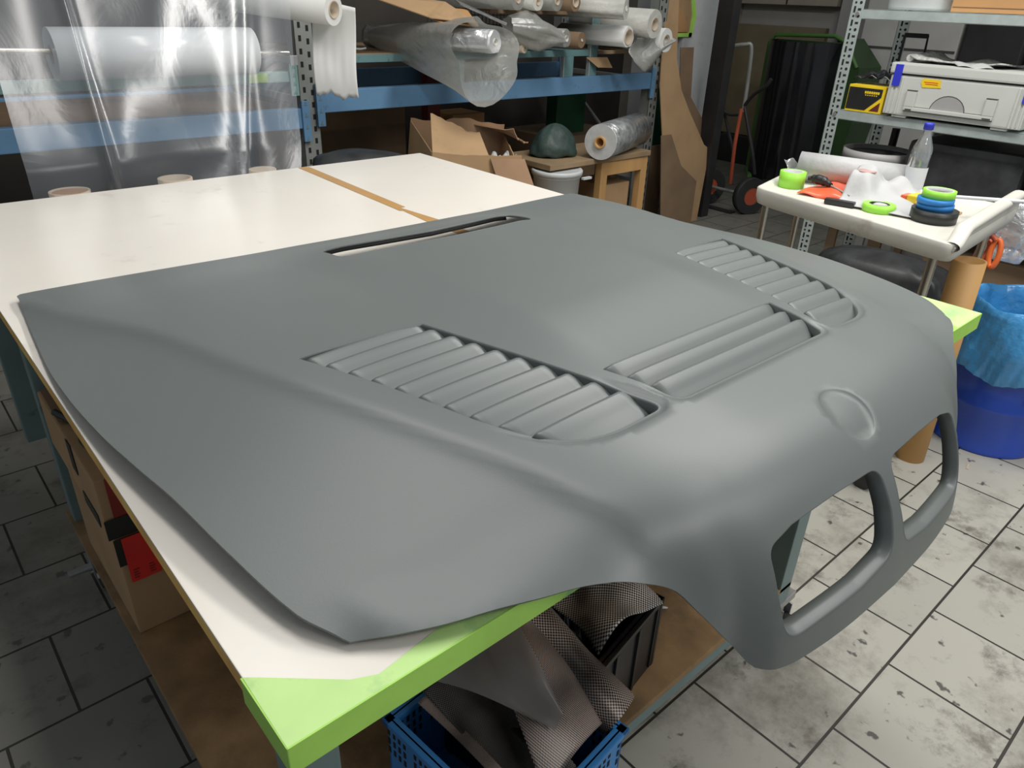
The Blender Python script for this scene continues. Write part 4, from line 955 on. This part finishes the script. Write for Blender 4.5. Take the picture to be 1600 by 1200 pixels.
# poles in the dark under the shelf
for k, (y, w2, lb) in enumerate(((1.19, .022, 'dull pole just right of the front shelf post'), (1.05, .018, 'second dull pole right of the shelf post below the cart'), (.98, .030, 'wide dull pole in the middle below the cart'), (.87, .016, 'thin dark pole rightmost below the cart'))):
    tag(MB().box(3.40, y-w2, .145, 3.42, y+w2, .52, .002).build('pole', 'card_d' if k != 1 else 'greybucket'), lb, 'pole', 'poles standing on the bottom shelf')
tag(lump(2.98, 3.27, .50, 1.10, .0, .44, .7).build('dark_sack', 'darkfilm'), 'dark dusty plastic sack on the floor under the cart', 'sack')
tag(MB().box(3.36, .28, .143, 3.70, .74, .44, .006).build('brown_carton', 'card_d'), 'brown carton on the bottom shelf behind the orange scissors', 'box')
tag(MB().box(3.36, -.30, .143, 3.70, .20, .40, .006).build('brown_carton', 'card_d'), 'brown carton on the bottom shelf at the right photo edge', 'box')
tag(MB().box(3.45, .76, .143, 3.70, .92, .46, .006).build('grey_panel_box', 'greybucket'), 'narrow grey box on the bottom shelf beside the thin dark pole', 'box')

# ================================================================== plastic cart
ct_ = thing('utility_cart', 'cream plastic utility cart with chrome legs cluttered with tape rolls', 'cart', (2.3, .6, 0))
CA, CB, CC, CD = [Vector((x, y, 0)) for x, y in ((2.115, .905), (1.965, .220), (2.60, .262), (2.555, 1.005))]
def cp(a, b, z): # a: near(B side)=0..1 along B->C ; b: 0 at BC edge ..1 at AD edge
    p = CB.lerp(CC, a).lerp(CA.lerp(CD, a), b); return Vector((p.x, p.y, z))
def tray(zt, nm):
    q = MB(); R = []
    def loop(ins, z, n=8):
        out = []; 
        for (ca, cb, sa, sb) in ((0, 0, 1, 1), (1, 0, -1, 1), (1, 1, -1, -1), (0, 1, 1, -1)):
            for k in range(n+1):
                t = k/n*math.pi/2; r = .05
                # corner arcs (counter-clockwise starting at B)
                if (ca, cb) == (0, 0): da, db = r*(1-math.sin(t)), r*(1-math.cos(t)) ; da, db = r-r*math.cos(t), r-r*math.sin(t); da, db = da, db
                if (ca, cb) == (0, 0): A_2, B_2 = da, db
                elif (ca, cb) == (1, 0): A_2, B_2 = 1-(r-r*math.sin(t)), r-r*math.cos(t)
                elif (ca, cb) == (1, 1): A_2, B_2 = 1-(r-r*math.cos(t)), 1-(r-r*math.sin(t))
                else: A_2, B_2 = r-r*math.sin(t), 1-(r-r*math.cos(t))
                A_2 = .5+(A_2-.5)*(1-2*ins); B_2 = .5+(B_2-.5)*(1-2*ins); out.append(cp(A_2, B_2, z))
        return out
    L_ = [loop(.05, zt-.060), loop(.012, zt-.052), loop(.0, zt-.030), loop(.0, zt-.004), loop(.006, zt), loop(.016, zt), loop(.028, zt-.006), loop(.04, zt-.014), loop(.06, zt-.016)]
    n = len(L_[0]); vs = [p for l in L_ for p in l]
    q.add(vs, [(k*n+i, k*n+(i+1) % n, (k+1)*n+(i+1) % n, (k+1)*n+i) for k in range(len(L_)-1) for i in range(n)], True)
    q.add(L_[-1], [tuple(range(n))]); q.add(L_[0], [tuple(range(n))[::-1]])
    return fixnormals(q.build(nm, 'cream', ct_))
tray(.822, 'top_tray')
def hd_(a, b):
    # push handle along the B-C side: raised rounded bar
    s = a; z = .812+.036*ss(s, .03, .13)+.012*s; out = .055*ss(s, .02, .16)
    p = cp(.02+.97*s, 0, 0)+Vector((0, .012, 0)); an = 2*math.pi*b
    return (p.x, p.y+.022*math.cos(an), z+.013*math.sin(an))
MB().grid(hd_, 40, 14).build('push_handle', 'cream', ct_)
def hw_(a, b):
    z = .812+.036*ss(a, .03, .13)+.012*a; p = cp(.02+.97*a, 0, 0); q0 = Vector((p.x, p.y+.006, .800)); q1 = Vector((p.x, p.y+.002, z)); r = q0.lerp(q1, b); return (r.x, r.y, r.z)
MB().grid(hw_, 40, 5).build('handle_web', 'cream', ct_, solid=.004)
for a, b in ((.06, .08), (.94, .08), (.06, .93), (.94, .93)):
    p = cp(a, b, 0); MB().cyl((p.x, p.y, .11), (p.x, p.y, .765), .0125, n=20).build('leg', 'chrome', ct_)
    c_ = MB().box(p.x-.015, p.y-.015, .055, p.x+.015, p.y+.015, .11, .003).build('caster_fork', 'black', ct_); MB().cyl((p.x-.012, p.y, .035), (p.x+.012, p.y, .035), .035, n=20).build('caster_wheel', 'rubber', c_)
ZT = .807
def taperoll(name, label, x, y, z, r, h, m, rc=None, tilt=None, group='tape rolls on the cream cart', white=True):
    t = thing(name, label, 'tape', (x, y, z), group); rc = rc or r*.78
    MB().ring((x, y, z), (x, y, z+h), r, rc, 40).build('wound_tape', m, t); MB().ring((x, y, z-.0), (x, y, z+h*1.005), rc, rc-.004, 40).build('core', 'paper' if white else 'black', t); return t
taperoll('tape_roll', 'lime green tape roll alone at the left corner of the cart', 2.285, .872, ZT, .043, .052, 'limetape')
taperoll('tape_roll', 'lime green tape roll lying flat at the near edge with black inside', 2.215, .535, ZT, .048, .022, 'limetape', rc=.030, white=False)
sx, sy = 2.245, .385
taperoll('tape_roll', 'wide black tape roll at the bottom of the stack', sx, sy, ZT, .064, .034, 'blacktape', rc=.04, white=False)
taperoll('tape_roll', 'blue tape roll resting on the black roll', sx+.002, sy+.004, ZT+.034, .050, .017, 'bluetape', rc=.038)
taperoll('tape_roll', 'upper blue tape roll just under the green roll', sx-.002, sy+.006, ZT+.0515, .050, .015, 'bluetape', rc=.038)
taperoll('tape_roll', 'lime green tape roll on top of the stack', sx+.004, sy+.004, ZT+.067, .045, .022, 'limetape', rc=.038)
tag(MB().grid(lambda a, b: (2.20+.22*b+.03*a, .80-.24*a+.03*b, ZT+.004+.028*math.sin(math.pi*a)**.7*math.sin(math.pi*b)**.6+.004*math.sin(15*a+6*b)), 30, 16).build('red_bag', 'redplastic', solid=.002), 'flat shiny orange red plastic pack on the cart', 'pack')
wr2 = thing('paper_roll', 'thick white paper roll lying at the back of the cart', 'paper roll', (2.5, .8, ZT))
MB().ring((2.395, .915, ZT+.052), (2.515, .60, ZT+.048), .047, .016, 36, .02).build('wound_paper', 'paper', wr2)
MB().grid(lambda a, b: (2.36+.10*a-.02*b, .925+.02*b-.02*a, ZT+.01+.07*b*(1-.4*a)+.008*math.sin(9*a+4*b)), 10, 10).build('film_end', 'film_crump', wr2, solid=.001)
def clo(a, b):
    x = 2.17+.30*b+.03*a; y = .655-.24*a+.05*b
    z = ZT+.006+.085*math.exp(-((b-.55)/.30)**4)*math.exp(-((a-.10)/.22)**4)+.060*math.exp(-((b-.72)/.25)**2)*math.exp(-((a-.55)/.30)**2)+.03*math.exp(-((b-.35)/.2)**2)*math.exp(-((a-.45)/.25)**2)+.009*math.sin(13*a-7*b)*math.sin(3*b)*math.sin(3*a)+.006*math.sin(21*b+9*a)*math.sin(3*b)
    return (x, y, max(z, ZT+.003))
tag(MB().grid(clo, 40, 30).build('white_cloth', 'paper', solid=.002), 'crumpled white cloth with soft folds in the middle of the cart', 'cloth')
tag(MB().lathe((2.315, .640, ZT+.090), [(0, .004), (.026, .003), (.029, .0), (.026, -.003), (0, -.004)], 28).build('pink_disc', 'skin'), 'dusty pink round pad on the white cloth', 'pad')
kn = thing('trim_brush', 'dark handled tool lying across the red pack', 'tool', (2.3, .78, .85))
MB().tube([(2.285, .815, .846), (2.29, .79, .848), (2.285, .755, .846), (2.27, .725, .842)], [.008, .013, .016, .015, .010, .007], n=14).build('grip', 'black', kn); MB().tube([(2.268, .723, .841), (2.235, .64, .828)], .003).build('blade', 'castersteel', kn)
bo = thing('water_bottle', 'clear plastic water bottle with blue cap at the back of the cart', 'bottle', (2.50, .585, ZT))
bc = (2.50, .560, ZT)
MB().lathe(bc, [(.0, .002), (.028, .002), (.032, .010), (.032, .105), (.0315, .110), (.033, .135), (.029, .160), (.018, .188), (.0125, .205), (.0125, .218)], 36).build('body', 'glass', bo)
MB().lathe(bc, [(.0328, .030), (.0330, .031), (.0330, .098), (.0328, .099)], 36, cap=False).build('label', 'label', bo)
MB().lathe(bc, [(.0, .236), (.013, .235), (.015, .231), (.015, .215), (.013, .214)], 24, cap=False).build('cap', 'navytape', bo)
cu = thing('cutter_knife', 'yellow cutter knife with red end left of the tape stack', 'knife', (2.35, .50, ZT))
MB().box(2.33, .475, ZT+.018, 2.40, .505, ZT+.040, .004).build('handle', 'yellow', cu); MB().box(2.325, .505, ZT+.018, 2.395, .522, ZT+.038, .004).build('end_cap', 'redplastic', cu)
tag(MB().tube([(2.245, .70, ZT+.012), (2.275, .56, ZT+.014)], .0045, n=6).build('orange_pencil', 'orange'), 'orange pencil lying before the white cloth', 'pencil')
tag(MB().box(-.045, -.014, 0, .045, .014, .016, .004, mtx=Matrix.Translation((2.175, .640, ZT+.001)) @ Matrix.Rotation(-1.35, 4, 'Z')).build('black_tool', 'black'), 'small black tool in front of the orange pencil', 'tool')
tag(MB().tube([(2.32, .43, ZT+.055), (2.47, .19, ZT+.062)], .0055, n=8).build('white_stick', 'label'), 'thin white stick reaching over the cart handle', 'stick')
tag(MB().box(2.36, .36, ZT, 2.41, .42, ZT+.006, .002).build('wood_chip', 'wood'), 'small tan wood scrap right of the tape stack', 'scrap')
tag(MB().box(2.42, .48, ZT, 2.46, .52, ZT+.02, .003).build('yellow_block', 'yellow'), 'tiny yellow block behind the tape stack', 'block')
tag(MB().tube([(2.10, .80, ZT+.004), (2.085, .66, ZT+.004)], .003, n=6).build('metal_rule', 'castersteel'), 'thin metal rod along the near edge of the cart', 'rod')
sc = thing('orange_scissors', 'orange handled scissors hanging from the cart handle', 'scissors', (2.66, .33, .60))
def sloop(cy, cz, r1, r2, tl, nm, m, x): MB().tube([(x+.01*math.sin(t), cy+r1*math.cos(t)*math.cos(tl)-r2*math.sin(t)*math.sin(tl), cz+r1*math.cos(t)*math.sin(tl)+r2*math.sin(t)*math.cos(tl)) for t in np.linspace(0, 2*math.pi, 22)], .009, n=10, res=2, cap=False).build(nm, m, sc)
sloop(.340, .640, .014, .040, .1, 'finger_loop', 'orange_d', 2.675); sloop(.300, .648, .014, .044, -.1, 'finger_loop', 'orange', 2.660)
MB().tube([(2.67, .335, .69), (2.66, .315, .735)], .006).build('blade', 'castersteel', sc)
sc2 = thing('red_clamp', 'red brown clamp hooked under the cart handle', 'clamp', (2.66, .36, .70))
MB().tube([(2.66+.006*math.sin(5*t), .355+.030*math.cos(t), .735+.022*math.sin(t)) for t in np.linspace(0, 2*math.pi, 16)], .008, n=10, res=2, cap=False).build('jaw', 'redpaint', sc2); MB().tube([(2.66, .385, .735), (2.665, .33, .705), (2.665, .31, .69)], .009).build('arm', 'redpaint', sc2)
tag(lump(2.70, 2.86, .22, .36, .60, .83, 1.6).build('clear_bag', 'film_crump'), 'crinkled clear plastic bag hanging at the right end of the cart handle', 'bag')

# cardboard tube and blue drum
tag(MB().ring((2.325, .255, 0), (2.318, .272, .700), .046, .041, 48).build('cardboard_tube', 'tube'), 'tall brown cardboard tube standing beside the blue drum', 'tube')
dr = thing('blue_drum', 'blue metal drum lined with a light blue bin bag', 'drum', (2.69, .155, 0))
MB().lathe((2.69, .155, 0), [(0, .012), (.160, .012), (.168, .0), (.170, .006), (.166, .016), (.166, .160), (.172, .168), (.172, .176), (.166, .184), (.166, .320), (.172, .328), (.172, .336), (.166, .344), (.166, .46), (.170, .465), (.170, .475), (.158, .476), (.158, .05), (0, .05)], 64).build('body', 'bluedrum', dr)
MB().box(-.03, -.002, -.015, .03, .002, .015, .001, mtx=Matrix.Translation((2.585, .020, .235)) @ Matrix.Rotation(-.65, 4, 'Z')).build('dark_mark', 'black', dr)
bb = thing('bin_bag', 'light blue bin bag folded over the rim of the blue drum', 'bag', (2.69, .155, .2))
def bagf(a, b):
    an = 2*math.pi*a
    w = .002*math.sin(17*an+9*b)+.005*math.sin(5*an-5*b)+.0015*math.sin(41*an+13*b)
    if b < .30: t = b/.30; r = .120+.038*t+w*.6; z = .30+.20*t
    elif b < .42: t = (b-.30)/.12; r = .158+.020*math.sin(t*math.pi/2)+w; z = .50+.018*math.sin(t*math.pi)+.006*math.sin(6*an)
    else: t = (b-.42)/.58; r = .180+.016*math.sin(t*2.4)+w*(1+t)+.004; z = .50-.215*t+.016*math.sin(5*an+1)*t
    return (2.69+r*math.cos(an), .155+r*math.sin(an), z)
MB().grid(bagf, 120, 40).build('film', 'bluebag', bb)
tag(MB().box(-.09, -.05, 0, .09, .05, .004, .001, mtx=Matrix.Translation((2.72, .11, .42)) @ Matrix.Rotation(.3, 4, 'X') @ Matrix.Rotation(-.5, 4, 'Y')).build('paper_scrap', 'label'), 'white paper scrap inside the blue bag', 'paper')
tag(MB().box(-.02, -.004, 0, .02, .004, .002, .0005, mtx=Matrix.Translation((2.42, .10, 0)) @ Matrix.Rotation(.2, 4, 'Z')).build('floor_scrap', 'coreb'), 'tiny pink scrap on the floor before the blue drum', 'scrap')
tag(MB().lathe((2.86, -.05, 0), [(0, .001), (.07, .001), (.075, .01), (.08, .12), (.076, .122), (0, .118)], 32).build('grey_pail', 'greybucket'), 'grey pail at the right edge beside the blue drum', 'bucket')

# ================================================================== under the table
SZ = .2205
u1 = thing('lower_box', 'large brown cardboard box under the left side of the table, lower one', 'box', (.2, 1.0, SZ))
MB().box(.036, .85, SZ, .45, 1.20, .455, .003).build('body', 'card', u1)
MB().box(.14, .8480, SZ+.006, .19, .8498, SZ+.022, 0).build('hand_hole', 'hole', u1)
u2 = thing('upper_box', 'brown cardboard box with red and black tape under the table edge, upper one', 'box', (.2, 1.0, .457))
MB().box(.030, .855, .457, .44, 1.27, .585, .003).build('body', 'card', u2)
panel([(.036, 1.27, .585), (.18, 1.27, .585), (.17, 1.10, .600), (.032, 1.09, .596)], 'card_d', u2, 'open_flap', .003)
MB().box(.0335, .8460, .395, .150, .8475, .4565, 0).build('black_tape', 'blacktape', u1)
lab(MB().box(.046, .8435, .352, .100, .8455, .456, .0003).build('red_tape', 'redtape', u1), 'bright red tape end with small print')
pr = MB()
for k in range(4): pr.box(.052, .8428, .360+.006*k, .060+.003*(k % 2), .8434, .363+.006*k, 0); pr.box(.080, .8428, .360+.006*k, .091-.002*(k % 2), .8434, .363+.006*k, 0)
pr.build('tape_print', 'redtape_d', u1)
lab(MB().box(.046, .8515, .4575, .100, .8535, .584, .0003).build('red_tape', 'redtape_d', u2), 'dull red tape stripe')
MB().box(.028, .8495, .4575, .150, .8512, .500, .0003).build('black_tape', 'blacktape', u2)
lab(MB().box(.0278, .90, .4575, .0295, 1.0, .485, .0003).build('black_tape', 'blacktape', u2), 'black tape on the left side')
q = MB(); q.tube([(.034, 1.12, .603), (.06, 1.05, .592), (.05, .98, .596), (.07, .92, .590)], .007); q.build('crumpled_tape', 'blacktape', u2)
lab(MB().box(.0278, 1.00, .52, .0292, 1.035, .586, .0003).build('grey_tape', 'blackpaint', u2), 'dark tape tail hanging over the left side')

# black crate with carbon offcuts
SZ = SZ
cb = thing('black_crate', 'black plastic crate of carbon offcuts on the lower shelf', 'crate', (.80, .33, SZ))
Rz = Matrix.Translation((.672, .138, SZ)) @ Matrix.Rotation(.18, 4, 'Z')
def crate(par, mtx, w_, d_, h_, m, holes, rim=.012, rows=4):
    q = MB(); t = .006
    q.box(0, 0, 0, w_, d_, .006, .002, mtx=mtx)
    q.build('base', m, par)
    for nm, (x0, y0, x1, y1) in (('side_wall', (0, 0, w_, t)), ('side_wall', (0, d_-t, w_, d_)), ('end_wall', (0, 0, t, d_)), ('end_wall', (w_-t, 0, w_, d_))):
        wq = MB(); wq.box(x0, y0, .004, x1, y1, h_, .002, mtx=mtx); wq.box(x0-(.006 if y1-y0 > x1-x0 or x0 == 0 else 0), y0-.006, h_-rim, x1+.006, y1+.006, h_, .003, mtx=mtx)
        wl = wq.build(nm, m, par)
        hq = MB(); L_ = max(x1-x0, y1-y0); n = int(L_/.012)
        if holes:
            for i in range(n):
                if i % 6 == 5: continue
                for j in range(rows):
                    s = .010+i*.012; z = h_-rim-.016-j*.020; zz = .012
                    if y1-y0 > x1-x0: hq.box(x0-.0008, s-.0025, z-zz/2, x1+.0008, s+.0025, z+zz/2, 0, mtx=mtx)
                    else: hq.box(s-.0025, y0-.0008, z-zz/2, s+.0025, y1+.0008, z+zz/2, 0, mtx=mtx)
            hq.build('wall_slots', 'hole', wl)
        else:
            k_ = max(2, int(L_/.07))
            for i in range(k_+1):
                s = i*L_/k_
                if y1-y0 > x1-x0: hq.box(x0-.005, s-.004, .01, x1+.005, s+.004, h_-.015, .001, mtx=mtx)
                else: hq.box(s-.004, y0-.005, .01, s+.004, y1+.005, h_-.015, .001, mtx=mtx)
            hq.build('wall_ribs', m, wl)
crate(cb, Rz @ Matrix.Translation((-.30, 0, 0)), .38, .42, .180, 'black', False)
def arch(a, b):
    x = .565+.17*a+.02*b; y = .135+.16*b; z = .405+.05*math.sin(math.pi*(a*.9+.05))+.012*math.sin(7*a+5*b)-.012*(1-b)
    return (x, y, z)
tag(MB().grid(arch, 30, 20).build('carbon_offcut', 'carbon3', solid=.002), 'pale frayed carbon mesh arched over the black crate', 'fabric')
def scr(a, b): return (.52+.22*a, .17+.22*b, .375+.03*math.sin(9*a+7*b)+.018*math.sin(17*a-13*b))
tag(MB().grid(scr, 40, 30).build('black_scraps', 'blackgloss', solid=.003), 'crumpled shiny black scraps inside the black crate', 'scraps')
# blue crate with carbon cloth
cb2 = thing('blue_crate', 'blue slotted plastic crate of carbon cloth on the lower shelf corner', 'crate', (.37, .14, SZ))
crate(cb2, Matrix.Translation((.262, -.005, SZ)) @ Matrix.Rotation(.10, 4, 'Z'), .235, .265, .178, 'bluecrate', True, rows=3)
def blend(P, a, b):
    # bilinear patch over 4 corners
    return Vector(P[0]).lerp(Vector(P[1]), a).lerp(Vector(P[3]).lerp(Vector(P[2]), a), b)
def rollc(a, b):   # rolled strip
    ang = 2*math.pi*a; c = Vector((.47, .265, .50)).lerp(Vector((.515, .045, .385)), b); ax = (Vector((.515, .045, .385))-Vector((.47, .265, .50))).normalized()
    s = ax.cross(Vector((0, 0, 1))).normalized(); u_ = s.cross(ax); r = .036*(1+.08*math.sin(3*ang+5*b)); return tuple(c+s*r*1.15*math.cos(ang)+u_*r*.8*math.sin(ang))
tag(MB().grid(rollc, 24, 40).build('carbon_roll', 'carbon'), 'rolled strip of carbon twill leaning out of the blue crate', 'fabric')
def band(a, b):
    p = blend([(.395, .245, .50), (.485, .205, .48), (.475, .045, .400), (.335, .02, .395)], a, b); return (p.x, p.y, p.z+.022*math.sin(math.pi*a)*(1-.4*b)+.012*math.sin(math.pi*b))
tag(MB().grid(band, 30, 40).build('carbon_cloth', 'carbon', solid=.002), 'wide shiny carbon cloth band bulging in the blue crate', 'fabric')
def band2(a, b):
    p = blend([(.285, .235, .44), (.40, .22, .455), (.40, -.01, .365), (.30, .0, .37)], a, b); return (p.x, p.y, p.z+.015*math.sin(5*a+3*b))
tag(MB().grid(band2, 30, 30).build('carbon_cloth', 'carbon2', solid=.002), 'darker folded carbon cloth at the left in the blue crate', 'fabric')
tag(MB().grid(lambda a, b: tuple(blend([(.272, .23, .43), (.288, .23, .435), (.315, .0, .395), (.30, -.005, .39)], a, b)+Vector((0, 0, .01*math.sin(math.pi*b)))), 6, 30).build('carbon_strip', 'carbon', solid=.002), 'narrow upright carbon edge along the left wall of the blue crate', 'fabric')
def flm(a, b):
    p = blend([(.275, .250, .465), (.425, .235, .555), (.405, .055, .462), (.385, .060, .458)], a, b); return (p.x, p.y, p.z+.012*math.sin(6*a+4*b)+.02*math.sin(math.pi*a)*math.sin(math.pi*b))
tag(MB().grid(flm, 30, 30).build('grey_film_sheet', 'film_grey'), 'pointed sheet of grey translucent film lying over the carbon cloth', 'film')
tag(MB().tube([(.86, .22, .2235), (.88, .235, .225), (.90, .225, .2235), (.885, .24, .225), (.87, .228, .2235)], .0018, n=6).build('wire_scrap', 'label'), 'small curled white scrap on the brown lower shelf', 'scrap')
for o in list(bpy.data.objects):
    if '_org' in o: del o['_org']
